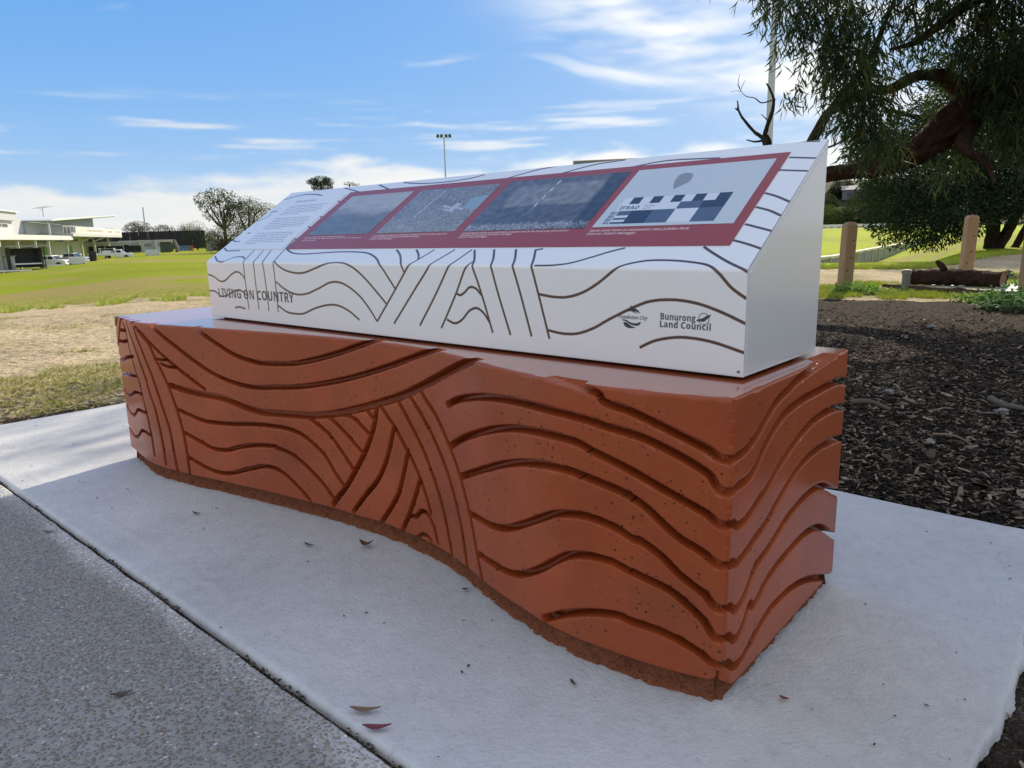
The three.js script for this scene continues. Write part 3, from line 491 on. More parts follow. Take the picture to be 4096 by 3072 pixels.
{
  const sign = thing('interpretive_sign', 'long white sloped interpretive sign with brown line art on top of the red block', 'information sign', V3(0, 0.512, 0));
  const gloss = (o) => new THREE.MeshPhysicalMaterial({ roughness: 0.4, clearcoat: 0.8, clearcoatRoughness: 0.14, side: THREE.DoubleSide, bumpMap: tex(512, i => g1(nA[i] * 0.6 + nC[i] * 0.4), 0.12), bumpScale: 0.0003, ...o });
  // one folded sheet: hem, front, fold, slope, back hem
  const R = 0.010, th = Math.atan2(DEP, H2 - H1), tl = R * Math.tan(th / 2), prof = [];
  const sl = [-DEP / SLANT, (H2 - H1) / SLANT];   // z, y along the slope
  prof.push([-0.008, 0.0012, -0.002], [-0.001, 0, 0], [0, 0.0008, 0.0008]);
  for (let i = 0; i <= 6; i++) prof.push([0, lerp(0.004, H1 - tl, i / 6), lerp(0.004, H1 - tl, i / 6)]);
  for (let i = 1; i < 8; i++) { const a = i / 8 * th; prof.push([-R + R * Math.cos(a), H1 - tl + R * Math.sin(a), H1 - tl + 2 * tl * i / 8]); }
  for (let i = 0; i <= 8; i++) { const d = lerp(tl, SLANT - 0.003, i / 8); prof.push([sl[0] * d, H1 + sl[1] * d, H1 + d]); }
  prof.push([-DEP + 0.0004, H2 - 0.0012, H1 + SLANT], [-DEP, H2 - 0.003, H1 + SLANT], [-DEP, H2 - 0.03, H1 + SLANT]);
  const VT = H1 + SLANT + 0.004, pos = [], uv = [], idx = [], NX = 60;
  for (let i = 0; i <= NX; i++) prof.forEach((p, j) => {
    const x = i / NX * SX, flat = (j > 9 + 7 || j < 10) ? 0.0009 * fbm3(x * 2.2, p[1] * 5, p[0] * 5, 3) : 0;
    pos.push(x, p[1], p[0] + flat); uv.push(x / SX, clamp((p[2] + 0.002) / VT)); const n = prof.length; if (i < NX && j < n - 1) { const o = i * n + j; idx.push(o, o + n, o + 1, o + 1, o + n, o + n + 1); }
  });
  const CW = 2048, CH = Math.round(CW * VT / SX), K = CW / SX / 1000, cx = u => u * K, cy = v => CH - (v + 2) * K;
  const art = canvasTex(CW, CH, (g) => {
    g.fillStyle = '#f3f3f2'; g.fillRect(0, 0, CW, CH); g.lineCap = 'butt'; g.lineJoin = 'round'; g.strokeStyle = '#4b3022';
    for (const k in LINES) {
      const a = LINES[k], pts = []; for (let i = 0; i < a.length; i += 2) pts.push(V3(a[i], a[i + 1], 0));
      const P = pts.length > 2 ? new THREE.CatmullRomCurve3(pts, false, 'centripetal').getPoints(pts.length * 10) : pts;
      g.lineWidth = 5.1 * K; g.beginPath(); P.forEach((p, i) => i ? g.lineTo(cx(p.x), cy(p.y)) : g.moveTo(cx(p.x), cy(p.y))); g.stroke();
    }
    g.fillStyle = '#1c2833'; g.textBaseline = 'alphabetic';
    g.save(); g.transform(1, 0.0, -0.0, 1, 0, 0); fitText(g, 'LIVING ON COUNTRY', cx(55), cy(64), 436 * K, 39 * K, 'bold'); g.restore();
    g.fillStyle = '#22292e'; fitText(g, 'Bunurong', cx(1645), cy(85.5), 68 * K, 15.5 * K, 'bold'); fitText(g, 'Land Council', cx(1644), cy(72.5), 98 * K, 15.5 * K, 'bold');
    g.lineWidth = 0.9 * K; g.strokeStyle = '#22292e'; g.beginPath(); g.arc(cx(1728), cy(91.5), 9.5 * K, 0, 7); g.stroke();
    const poly = (p) => { g.beginPath(); for (let i = 0; i < p.length; i += 2) i ? g.lineTo(cx(p[i]), cy(p[i + 1])) : g.moveTo(cx(p[i]), cy(p[i + 1])); g.closePath(); g.fill(); };
    poly([1714, 88, 1718, 90.5, 1724, 92, 1728, 93.5, 1732, 97, 1741, 99.5, 1738, 95, 1733, 91, 1730, 88, 1727, 86.5, 1722, 87.5, 1717, 86.5]);
    const shape = (a, b) => { g.beginPath(); g.moveTo(cx(a[0]), cy(a[1])); for (const q of b) g.quadraticCurveTo(cx(q[0]), cy(q[1]), cx(q[2]), cy(q[3])); g.closePath(); g.fill(); };
    shape([1568, 92], [[1578, 104, 1592, 103], [1600, 102, 1606, 94], [1598, 97.5, 1590, 97.5], [1580, 98, 1568, 92]]); shape([1583, 101], [[1586, 105, 1585, 107.5], [1592, 106, 1593, 101.5]]); shape([1589, 99], [[1596, 95, 1601, 93.5], [1594, 94, 1587, 98]]);
    shape([1566, 80.5], [[1574, 84, 1583, 78], [1594, 73, 1607, 79.5], [1606, 72, 1597, 71.5], [1586, 72, 1580, 76.5], [1574, 80, 1566, 80.5]]); shape([1570, 76.5], [[1577, 78, 1583, 73], [1588, 69.5, 1596, 69], [1590, 66, 1580, 67], [1572, 69, 1570, 76.5]]);
    g.save(); g.translate(cx(1559), cy(84)); g.transform(1, 0, -0.2, 1, 0, 0); fitText(g, 'Frankston City', 0, 0, 60 * K, 9 * K, 'italic bold'); g.restore();
  });
  mesh(sign, 'printed_sheet', geo(pos, idx, uv), gloss({ map: art }));
  const slopePart = (parent, name, u0, v0, u1, v1, lift, mat) => {   // a thin print laid on the slope, v measured up the face
    const g = new THREE.BoxGeometry((u1 - u0) / 1000, (v1 - v0) / 1000, 0.0007); g.rotateX(-(Math.PI / 2 - Math.atan2(H2 - H1, DEP)));
    const d = (v0 + v1) / 2000 - H1, nz = (H2 - H1) / SLANT, ny = DEP / SLANT; g.translate((u0 + u1) / 2000, H1 + sl[1] * d + ny * lift, sl[0] * d + nz * lift); return mesh(parent, name, g, mat);
  };
  const bars = (g, x, y, w, px, gap) => { let q = x; const e = x + w; while (q < e - px) { const l = Math.min(px * (1 + rnd() * 4.5), e - q); for (let t = q; t < q + l; t += px * 0.55) g.fillRect(t, y - px * (0.5 + (rnd() < 0.25 ? 0.25 : 0)), px * 0.4, px * (0.5 + (rnd() < 0.2 ? 0.2 : 0))); q += l + gap; } };
  seed = 5;
  slopePart(sign, 'text_sheet', 62, 238, 364, 530, 0.0009, gloss({ map: canvasTex(760, 736, (g, w, h) => {
    g.fillStyle = '#f3f3f2'; g.fillRect(0, 0, w, h); g.fillStyle = '#2b3340'; fitText(g, 'LIVING ON COUNTRY', 118, 76, 300, 30, 'bold'); g.fillStyle = '#3c4450';
    let y = 134; for (const n of [6, 7, 7]) { for (let i = 0; i < n; i++) { bars(g, 118, y, (i === n - 1 ? 90 + rnd() * 260 : 500 + rnd() * 50), 12, 7); y += 24; } y += 38; }
  }) }));
  const RU0 = 380, RV0 = 238, RU1 = 1744, RV1 = 534, PK = 2048 / (RU1 - RU0);
  const banner = slopePart(sign, 'red_banner', RU0, RV0, RU1, RV1, 0.0010, gloss({ clearcoat: 0.5, map: canvasTex(2048, Math.round((RV1 - RV0) * PK), (g, w, h) => {
    g.fillStyle = '#9c3a22'; g.fillRect(0, 0, w, h); g.fillStyle = '#f3eeee'; const X = u => (u - RU0) * PK, Y = v => h - (v - RV0) * PK;
    bars(g, X(420), Y(293), 190 * PK, 7, 6); bars(g, X(420), Y(285.5), 270 * PK, 7, 6); bars(g, X(420), Y(277), 70 * PK, 7, 6);
    const t = (s, u, v) => { g.font = 'italic 12.2px sans-serif'; g.fillText(s, X(u), Y(v)); };
    t('Archaeological testing was undertaken at Jubilee Park by the Bunurong Land', 735, 291); t('Council Aboriginal Corporation and Extent Heritage.', 735, 283); t('(Source: Extent Heritage)', 735, 275);
    t('Archaeological testing was undertaken at Jubilee Park by the Bunurong Land Council', 1065, 291); t('Aboriginal Corporation and Extent Heritage.', 1065, 283); t('(Source: Extent Heritage)', 1065, 275);
    g.font = 'italic 15px sans-serif'; g.fillText('Stone tools from an excavation near Jubilee Park.', X(1427), Y(287)); g.fillText('(Source: Extent Heritage)', X(1427), Y(277));
  }) }));
  const grain = (g, w, h, f) => { const im = g.getImageData(0, 0, w, h), d = im.data; for (let y = 0; y < h; y++) for (let x = 0; x < w; x++) { const c = f(x / w, y / h), o = (y * w + x) * 4; d[o] = c * 1.03; d[o + 1] = c; d[o + 2] = c * 0.95; d[o + 3] = 255; } g.putImageData(im, 0, 0); };
  const pic = (u0, u1, v0, v1, label, draw) => { const m = slopePart(banner, 'picture', u0, v0, u1, v1, 0.0017, gloss({ map: canvasTex(1024, Math.round(1024 * (v1 - v0) / (u1 - u0)), draw) })); m.userData.label = label; };
  pic(420, 702, 303, 507, 'grey photograph of sky over a dark shore, paled by a painted sky reflection', (g, w, h) => grain(g, w, h, (x, y) => 172 - 66 * sm(0.35, 0.62, y + 0.12 * fbm3(x * 3, y * 3, 1)) + 26 * fbm3(x * 5, y * 9, 2, 5) + 30 * sm(0.05, 0.3, fbm3(x * 18, y * 30, 3)) * sm(0.5, 0.7, y) * 0.6 - 30 * sm(0.1, 0.02, Math.abs(y - 0.42 + 0.3 * x + 0.05 * n3(x * 9, 1, 1))) * sm(0.45, 0.1, x)));  // greys lifted in the print: haze of the sky reflected in its gloss
  pic(735, 1032, 303, 507, 'grey photograph of a grassy dig seen from above', (g, w, h) => { grain(g, w, h, (x, y) => 122 + 85 * fbm3(x * 40, y * 26, 4, 5) + 30 * fbm3(x * 5, y * 5, 1, 3) + 18 * y); g.fillStyle = '#b9bfc4'; g.save(); g.translate(w * 0.68, h * 0.48); g.scale(2, 2); g.rotate(0.25); for (const q of [[-70, -4, 60, 13], [-6, -34, 38, 64], [22, -8, 62, 12], [-40, 16, 34, 11]]) g.fillRect(...q); g.restore(); g.fillStyle = '#8fa3ae'; g.beginPath(); g.moveTo(w * 0.8, h * 0.3); g.lineTo(w * 0.99, h * 0.24); g.lineTo(w * 0.99, h * 0.56); g.lineTo(w * 0.83, h * 0.52); g.fill(); g.strokeStyle = '#d5d9dc'; g.lineWidth = 10; g.beginPath(); g.moveTo(w * 0.36, h * 0.05); g.lineTo(w * 0.30, h * 0.68); g.stroke(); });
  pic(1063, 1408, 300, 511, 'dark grey photograph of a square pit with a white scale rod', (g, w, h) => {
    grain(g, w, h, (x, y) => { const wall = sm(0.10, 0.17, x + 0.02 * n3(y * 9, 1, 1)) * sm(0.90, 0.84, x) * sm(0.08, 0.16, y), fl = sm(0.52, 0.58, y + 0.02 * n3(x * 8, 2, 2)); return lerp(88, 124, wall) - 44 * fl * wall - 46 * (1 - wall) * sm(0.84, 0.9, x) + 55 * fbm3(x * 16, y * 11, 5, 6) + 30 * (x < 0.13 ? 1 : 0) * fbm3(x * 30, y * 30, 2) + 90 * sm(0.84, 0.92, y + 0.08 * n3(x * 30, 3, 3)) * sm(-0.1, 0.3, n3(x * 90, y * 60, 1)); });
    g.lineWidth = 9; g.lineCap = 'butt'; const a = [w * 0.47, h * 0.06], b = [w * 0.44, h * 0.64]; for (let i = 0; i < 8; i++) { g.strokeStyle = i % 2 ? '#8a929a' : '#eef0f0'; g.beginPath(); g.moveTo(lerp(a[0], b[0], i / 8), lerp(a[1], b[1], i / 8)); g.lineTo(lerp(a[0], b[0], (i + 1) / 8), lerp(a[1], b[1], (i + 1) / 8)); g.stroke(); }
    g.strokeStyle = '#c9ced2'; g.lineWidth = 2; for (let i = 0; i < 260; i++) { const x = rnd() * w, y = h * (0.9 + rnd() * 0.09); g.beginPath(); g.moveTo(x, y); g.lineTo(x + (rnd() - 0.5) * 60, y - rnd() * 36); g.stroke(); } });
  pic(1427, 1725, 302, 513, 'pale photograph of a stone flake above a chequered scale card', (g, w, h) => {
    const k = w / 298, X = u => (u - 1427) * k, Y = v => (513 - v) * k; g.fillStyle = '#cbd3d5'; g.fillRect(0, 0, w, h);
    g.fillStyle = '#8d9293'; g.beginPath(); g.moveTo(X(1550), Y(426)); g.quadraticCurveTo(X(1534), Y(455), X(1538), Y(480)); g.quadraticCurveTo(X(1552), Y(492), X(1568), Y(480)); g.quadraticCurveTo(X(1578), Y(462), X(1570), Y(446)); g.quadraticCurveTo(X(1562), Y(440), X(1550), Y(426)); g.fill(); g.strokeStyle = '#777d80'; g.lineWidth = 2; g.beginPath(); g.moveTo(X(1546), Y(478)); g.lineTo(X(1560), Y(440)); g.stroke();
    const L = 1452, Rr = 1684, T = 404, B = 311, hh = (T - B); g.fillStyle = '#dfe5e7'; g.fillRect(X(L), Y(T), (Rr - L) * k, hh * k); g.strokeStyle = '#98a0a4'; g.lineWidth = 1; g.strokeRect(X(L), Y(T), (Rr - L) * k, hh * k);
    const r = (u0, v0, u1, v1, c) => { g.fillStyle = c; g.fillRect(X(u0), Y(v1), (u1 - u0) * k, (v1 - v0) * k); }, D = '#161e2c', Gy = '#4a586a';
    for (let i = 0; i < 4; i++) r(1472 + i * 46, 380, 1495 + i * 46, 404, D); r(1658, 380, 1684, 404, D);
    r(1588, 356, 1636, 380, Gy); r(1636, 356, 1684, 380, D); r(1492, 311, 1540, 356, D); r(1540, 311, 1588, 356, Gy); r(1636, 311, 1684, 356, Gy); r(1462, 311, 1492, 318, Gy); r(1462, 325, 1492, 332, Gy); r(1462, 340, 1492, 356, Gy);
    for (let i = 0; i < 9; i++) r(1445, 312 + i * 5, 1460, 314.5 + i * 5, D);
    g.fillStyle = D; fitText(g, 'IFRAO', X(1457), Y(361), 46 * k, 17 * k, 'bold'); fitText(g, '10 cm', X(1511), Y(368), 24 * k, 10 * k); fitText(g, 'May 2003', X(1512), Y(361), 18 * k, 5 * k);
  });
  // end plates, back plate and the dark frame that lifts it off the block
  const white = gloss({ color: lin(0.66, 0.68, 0.69) }), plateShape = (i) => { const s = new THREE.Shape(); s.moveTo(-0.001 - i, 0.001 + i); s.lineTo(-0.001 - i, H1 - 0.004 - i * 0.4); s.lineTo(-DEP + 0.001 + i, H2 - 0.003 - i * 2.0); s.lineTo(-DEP + 0.001 + i, 0.001 + i); s.closePath(); return s; };
  const plate = (x, t, i) => { const g = new THREE.ExtrudeGeometry(plateShape(i), { depth: t, bevelEnabled: true, bevelSize: 0.0006, bevelThickness: 0.0006, bevelSegments: 1 }); g.rotateY(-Math.PI / 2); g.scale(1, 1, 1); g.translate(x, 0, 0); return g; };
  const mk = (x, t, i) => { const g = plate(0, t, i), p = g.attributes.position; for (let k = 0; k < p.count; k++) { const a = p.getX(k), c = p.getZ(k); p.setXYZ(k, x + a, p.getY(k), c); } return g; };
  const rot = mk(0, 0.003, 0); rot.computeBoundingBox(); const zlo = rot.boundingBox.min.z < -0.01;
  for (const [x, t] of [[SX - 0.0006, 1], [0.0036, 1]]) { const g = mk(x, 0.003, 0); if (!zlo) { g.scale(1, 1, -1); g.computeVertexNormals(); } const pl = mesh(sign, 'side_plate', g, white); const g2 = mk(x + (x > 1 ? 0.0012 : -0.0012), 0.003, 0.0075); if (!zlo) { g2.scale(1, 1, -1); g2.computeVertexNormals(); } mesh(pl, 'inset_plate', g2, white); }
  mesh(sign, 'back_plate', box(SX - 0.004, H2 - 0.01, 0.002, SX / 2, H2 / 2, -DEP + 0.003), white);
  mesh(sign, 'base_frame', [box(SX - 0.06, 0.012, DEP - 0.05, SX / 2, 0.001, -DEP / 2)], M(lin(0.02, 0.02, 0.022), 0.6));
  mesh(sign, 'screw', (() => { const g = new THREE.CylinderGeometry(0.0025, 0.0025, 0.0012, 8); g.rotateX(Math.PI / 2); g.translate(SX - 0.008, 0.009, 0.0012); return g; })(), M(lin(0.25, 0.25, 0.26), 0.4, { metalness: 0.7 }));
}
// ---------- foliage ----------
const leafMat = (c, tr = 0.35, rough = 0.6) => new THREE.MeshPhysicalMaterial({ color: 0xffffff, vertexColors: true, roughness: rough, side: THREE.DoubleSide, transmission: tr, thickness: 0 });
const LM = leafMat(0, 0.42), LMd = leafMat(0, 0.22, 0.85); LM.specularIntensity = 0.35; LMd.specularIntensity = 0.12;
class Leaves {
  constructor() { this.p = []; this.c = []; }
  // kite leaf from a, along d (length l), width w across s
  add(a, d, l, w, s, col, bend = 0) {
    const m = V3(a.x + d.x * l * 0.42, a.y + d.y * l * 0.42, a.z + d.z * l * 0.42), t = V3(a.x + d.x * l + s.x * bend * l, a.y + d.y * l + s.y * bend * l, a.z + d.z * l + s.z * bend * l);
    const L = [m.x - s.x * w, m.y - s.y * w, m.z - s.z * w], R = [m.x + s.x * w, m.y + s.y * w, m.z + s.z * w];
    this.p.push(a.x, a.y, a.z, ...L, ...R, ...R, ...L, t.x, t.y, t.z); for (let i = 0; i < 6; i++) this.c.push(...col);
  }
  build(parent, name, mat) { const g = geo(this.p); g.setAttribute('color', new THREE.Float32BufferAttribute(this.c, 3)); const m = mesh(parent, name, g, mat); if (name !== 'leaf') m.userData.kind = 'stuff'; return m; }
}
const rdir = () => { const z = rr(-1, 1), a = rr(0, 6.283), q = Math.sqrt(1 - z * z); return V3(q * Math.cos(a), z, q * Math.sin(a)); };
const barkTex = (s, r, g, b) => tex(256, i => { const y = i >> 8, x = i % 256, v = 0.5 + 0.9 * (nB[(y * 2) * 512 + x * 2] - 0.2) * (0.5 + nC[((y * 2) % 512) * 512 + (x * 2)] ); return S3(r * v, g * v, b * v); }, s, true);
const barkMat = (r, g, b) => M(0xffffff, 0.9, { map: barkTex(0.5, r, g, b), bumpMap: tex(256, i => g1(nB[(i >> 8) * 1024 + (i % 256) * 2] * 0.6 + nC[(i >> 8) * 1024 + (i % 256) * 2] * 0.4), 0.4), bumpScale: 0.06 });
const at = (b, r, te) => pol(b, r, CAM.y + r * te);   // bearing, distance, tangent of the elevation from eye height

// ---------- the near gum tree with its long low limb ----------
{
  seed = 2024;
  const foot = pol(42, 9.4), tree = thing('gum_tree', 'large gum tree with drooping narrow leaves and a thick low limb, at right', 'tree', V3(foot.x, gh(foot.x, foot.z), foot.z));
  const W = p => p.clone().sub(tree.position), bk = barkMat(0.085, 0.047, 0.031), bk2 = barkMat(0.10, 0.065, 0.045);
  mesh(tree, 'trunk', limb([at(42, 9.4, -0.09), at(41.5, 9.35, 0.05), at(40.5, 9.2, 0.22), at(38, 9.0, 0.42), at(34, 8.6, 0.62)].map(W), [0.42, 0.34, 0.3, 0.22, 0.1], 50, 16, 0.1), bk);
  mesh(tree, 'low_limb', limb([at(41.2, 9.3, 0.155), at(36.5, 8.9, 0.162), at(33.2, 8.6, 0.146), at(30.8, 8.4, 0.119), at(28.6, 8.3, 0.085), at(26.9, 8.3, 0.073), at(24.6, 8.35, 0.066), at(22.6, 8.4, 0.062), at(20.5, 8.5, 0.055), at(19.6, 8.5, 0.05)].map(W), [0.22, 0.21, 0.185, 0.155, 0.125, 0.10, 0.082, 0.07, 0.06, 0.04], 160, 22, 0.26, 7), bk);
  const br = (name, pts, rad, seg = 24) => mesh(tree, name, limb(pts.map(W), rad, seg, 9, 0.14), bk2);
  br('branch', [at(32.0, 8.5, 0.138), at(30.6, 8.3, 0.152), at(29.6, 8.2, 0.165), at(28.2, 8.1, 0.168), at(26.4, 7.9, 0.156), at(24.8, 7.8, 0.165)], [0.10, 0.085, 0.065, 0.055, 0.04, 0.02], 30);
  br('branch', [at(20.6, 8.5, 0.055), at(21.6, 8.4, 0.088), at(22.6, 8.3, 0.125), at(23.6, 8.2, 0.15), at(25.2, 8.0, 0.19), at(26.5, 7.9, 0.25)], [0.05, 0.055, 0.052, 0.04, 0.03, 0.015], 30);
  br('branch', [at(31.4, 8.4, 0.11), at(31.2, 8.2, 0.085), at(32.4, 8.2, 0.070), at(33.2, 8.1, 0.045)], [0.10, 0.06, 0.035, 0.012], 20);
  br('branch', [at(21.8, 8.35, 0.092), at(23.5, 8.2, 0.098), at(25.2, 8.1, 0.118)], [0.012, 0.010, 0.004], 12);
  br('branch', [at(38.5, 9.0, 0.36), at(34, 8.4, 0.34), at(30, 7.9, 0.32), at(25.5, 7.5, 0.30), at(21, 7.2, 0.30)], [0.12, 0.09, 0.07, 0.045, 0.015], 30);
  br('branch', [at(38.5, 9.0, 0.30), at(34, 8.3, 0.26), at(30.5, 8.0, 0.235), at(28, 7.8, 0.205), at(26.5, 7.7, 0.20)], [0.1, 0.07, 0.05, 0.03, 0.012], 30);
  br('branch', [at(37, 8.9, 0.45), at(30, 7.4, 0.52), at(20, 6.2, 0.62), at(5, 5.2, 0.75)], [0.12, 0.09, 0.06, 0.02], 30);
  br('branch', [at(38, 8.9, 0.4), at(42, 7.2, 0.5), at(48, 5.8, 0.62), at(60, 4.5, 0.8)], [0.12, 0.09, 0.06, 0.02], 30);
  const L = new Leaves();
  const spray = (p, len, dense, dark) => {   // one hanging twig with long narrow leaves
    let q = p.clone(), d = V3(rr(-0.5, 0.5), rr(-0.7, 0.1), rr(-0.5, 0.5)).normalize(); const n = Math.round(len * dense), hue = rnd();
    for (let i = 0; i < n; i++) {
      d.y -= 0.10; d.normalize(); q.addScaledVector(d, len / n);
      const ld = V3(d.x * 0.5 + rr(-0.55, 0.55), -0.75 + rr(-0.35, 0.55), d.z * 0.5 + rr(-0.55, 0.55)).normalize(), s = V3(rr(-1, 1), rr(-0.3, 0.3), rr(-1, 1)).cross(ld).normalize();
      const k = rr(0.7, 1.3) * dark, c = rnd() < 0.025 ? [0.22, 0.13, 0.05] : [lerp(0.03, 0.10, hue) * k, lerp(0.062, 0.145, hue) * k, lerp(0.026, 0.042, hue) * k];
      L.add(W(q), ld, rr(0.075, 0.15), rr(0.0055, 0.0095), s, c, rr(-0.25, 0.25));
    }
  };
  const clump = (b, r, te, rad, n, len0 = 0.25, len1 = 0.6, sy = 1, dark = 1) => { const c = at(b, r, te); for (let i = 0; i < n; i++) { const v = rdir().multiplyScalar(rad * Math.cbrt(rnd())); v.y *= sy; spray(c.clone().add(v), rr(len0, len1), 36, dark); } };
  // what hangs in the picture, left to right
  clump(18.3, 7.0, 0.300, 0.14, 14, 0.15, 0.3); clump(20.2, 7.0, 0.285, 0.22, 46, 0.2, 0.38); clump(21.6, 7.1, 0.262, 0.25, 60, 0.2, 0.42); clump(23.2, 7.2, 0.250, 0.28, 60, 0.25, 0.5);
  clump(22.5, 7.3, 0.210, 0.10, 7, 0.15, 0.3); clump(20.4, 7.2, 0.165, 0.07, 5, 0.1, 0.2); clump(21.1, 7.3, 0.175, 0.08, 7, 0.1, 0.22);
  clump(24.6, 7.3, 0.225, 0.30, 75); clump(24.3, 7.5, 0.190, 0.22, 55, 0.2, 0.45); clump(25.4, 7.5, 0.165, 0.26, 66, 0.25, 0.5); clump(26.0, 7.6, 0.130, 0.22, 50, 0.25, 0.45); clump(24.4, 7.7, 0.155, 0.14, 26, 0.2, 0.35); clump(26.5, 7.6, 0.105, 0.14, 26, 0.2, 0.4);
  clump(26.8, 7.6, 0.265, 0.34, 75, 0.2, 0.38); clump(28.6, 7.7, 0.265, 0.34, 62, 0.2, 0.34); clump(27.6, 7.8, 0.215, 0.22, 20, 0.15, 0.3); clump(29.4, 8.0, 0.205, 0.22, 18, 0.12, 0.28); clump(30.6, 8.1, 0.245, 0.36, 75, 0.2, 0.35); clump(30.0, 8.2, 0.170, 0.14, 9, 0.12, 0.25); clump(31.4, 8.2, 0.190, 0.2, 22, 0.15, 0.3);
  clump(28.6, 8.1, 0.135, 0.1, 4, 0.12, 0.25); clump(23.2, 8.2, 0.125, 0.1, 9, 0.15, 0.3); 
  clump(32.3, 8.2, 0.255, 0.55, 190, 0.25, 0.5, 1, 0.8); clump(34.3, 8.3, 0.22, 0.55, 190, 0.25, 0.5, 1, 0.8); clump(33.2, 8.3, 0.165, 0.35, 110, 0.2, 0.4, 1, 0.8); clump(35.6, 8.4, 0.16, 0.5, 150, 0.25, 0.5, 1, 0.8); clump(34.0, 8.3, 0.118, 0.28, 80, 0.2, 0.4, 0.8, 0.8); clump(35.5, 8.5, 0.105, 0.35, 70, 0.2, 0.4, 0.8, 0.8);
  clump(29.7, 8.35, 0.078, 0.16, 26, 0.15, 0.28, 0.7); clump(31.4, 8.35, 0.085, 0.16, 26, 0.15, 0.3, 0.7);
  // the crown above and beside the frame, which shades the slab
  const wide = (X, Z, h, rad, n) => { const d = h / Math.tan(SUN_EL), q = V3(sunDir.x, 0, sunDir.z).normalize(), x = X + q.x * d, z = Z + q.z * d, [b, r] = toPol(x, z), te = (h - CAM.y) / r; if (te < 0.33 + 0.0012 * Math.abs(b - 30) && b < 40) return; clump(b, r, te, rad, n, 0.25, 0.5); };
  for (let i = 0; i < 150; i++) wide(rr(0.75, 4.6), rr(-1.7, 2.4), rr(2.9, 5.4), rr(0.35, 0.6), 58);
  for (let i = 0; i < 26; i++) wide(rr(3.5, 8), rr(-3, 3), rr(3.4, 5.6), rr(0.4, 0.65), 54);
  for (let i = 0; i < 9; i++) wide(rr(-2.2, 0.3), rr(-0.4, 0.5), rr(4.2, 5.6), 0.3, 14);
  L.build(tree, 'crown', LM);
}
// a bare dead tree top standing up behind the sign
{
  seed = 12; const f = pol(18.6, 7.6), t = thing('dead_sapling', 'bare dead sapling with a few forked twigs sticking up behind the sign', 'dead tree', V3(f.x, gh(f.x, f.z), f.z)), W = p => p.clone().sub(t.position), bm = barkMat(0.075, 0.06, 0.05), r = 7.6;
  const P = (x, y) => { const d = V3((x - 1106) / 1561, (829.5 - y) / 1561, -1).applyEuler(camera.rotation), h = Math.hypot(d.x, d.z); return V3(CAM.x + d.x / h * r, CAM.y + d.y / h * r, CAM.z + d.z / h * r); };
  mesh(t, 'trunk', limb([at(18.9, r, -0.1), at(18.75, r, 0.03), P(1657, 320), P(1651, 293)].map(W), [0.06, 0.05, 0.045, 0.035], 20, 9, 0.2), bm);
  const tw = (pts, r0, r1) => mesh(t, 'twig', limb(pts.map(q => W(P(...q))), [r0, (r0 + r1) / 2, r1], 24, 7, 0.25, 14), bm);
  tw([[1649, 300], [1658, 270], [1668, 240], [1671, 215], [1664, 195], [1656, 180]], 0.022, 0.008); tw([[1647, 298], [1630, 285], [1612, 265], [1600, 248], [1593, 232]], 0.018, 0.008); tw([[1597, 241], [1588, 234]], 0.007, 0.005); tw([[1595, 236], [1593, 217]], 0.008, 0.005);
  tw([[1652, 303], [1632, 306], [1612, 302]], 0.012, 0.005); tw([[1671, 216], [1645, 222], [1630, 212], [1612, 208], [1600, 196], [1592, 180]], 0.006, 0.002); tw([[1602, 198], [1590, 196], [1578, 199]], 0.003, 0.0015); tw([[1598, 192], [1595, 175], [1598, 160]], 0.003, 0.0015); tw([[1600, 195], [1606, 180], [1612, 172]], 0.003, 0.0015); tw([[1660, 262], [1650, 252], [1644, 246]], 0.006, 0.003); tw([[1668, 216], [1676, 214]], 0.006, 0.003);
}
// ---------- the dark spreading tree beyond the track ----------
function crownBlobs(L, W, list, n, leaf, cols, gap = 0.35) {
  for (const [c, rx, ry] of list) for (let i = 0; i < n * rx * rx; i++) {
    const v = rdir(), q = Math.pow(rnd(), 0.33); const p = V3(c.x + v.x * rx * q, c.y + v.y * ry * q, c.z + v.z * rx * q); if (n3(p.x * 1.6 / rx * 1.2, p.y * 1.6 / rx * 1.2, p.z * 1.6 / rx * 1.2) > gap) continue;
    const col = cols[Math.floor(rnd() * cols.length)], k = rr(0.7, 1.3), d = V3(v.x + rr(-0.8, 0.8), v.y * 0.6 + rr(-1.1, 0.4), v.z + rr(-0.8, 0.8)).normalize(), s = rdir().cross(d).normalize();
    L.add(W(p), d, leaf * rr(0.7, 1.4), leaf * rr(0.14, 0.24), s, [col[0] * k, col[1] * k, col[2] * k]);
  }
}
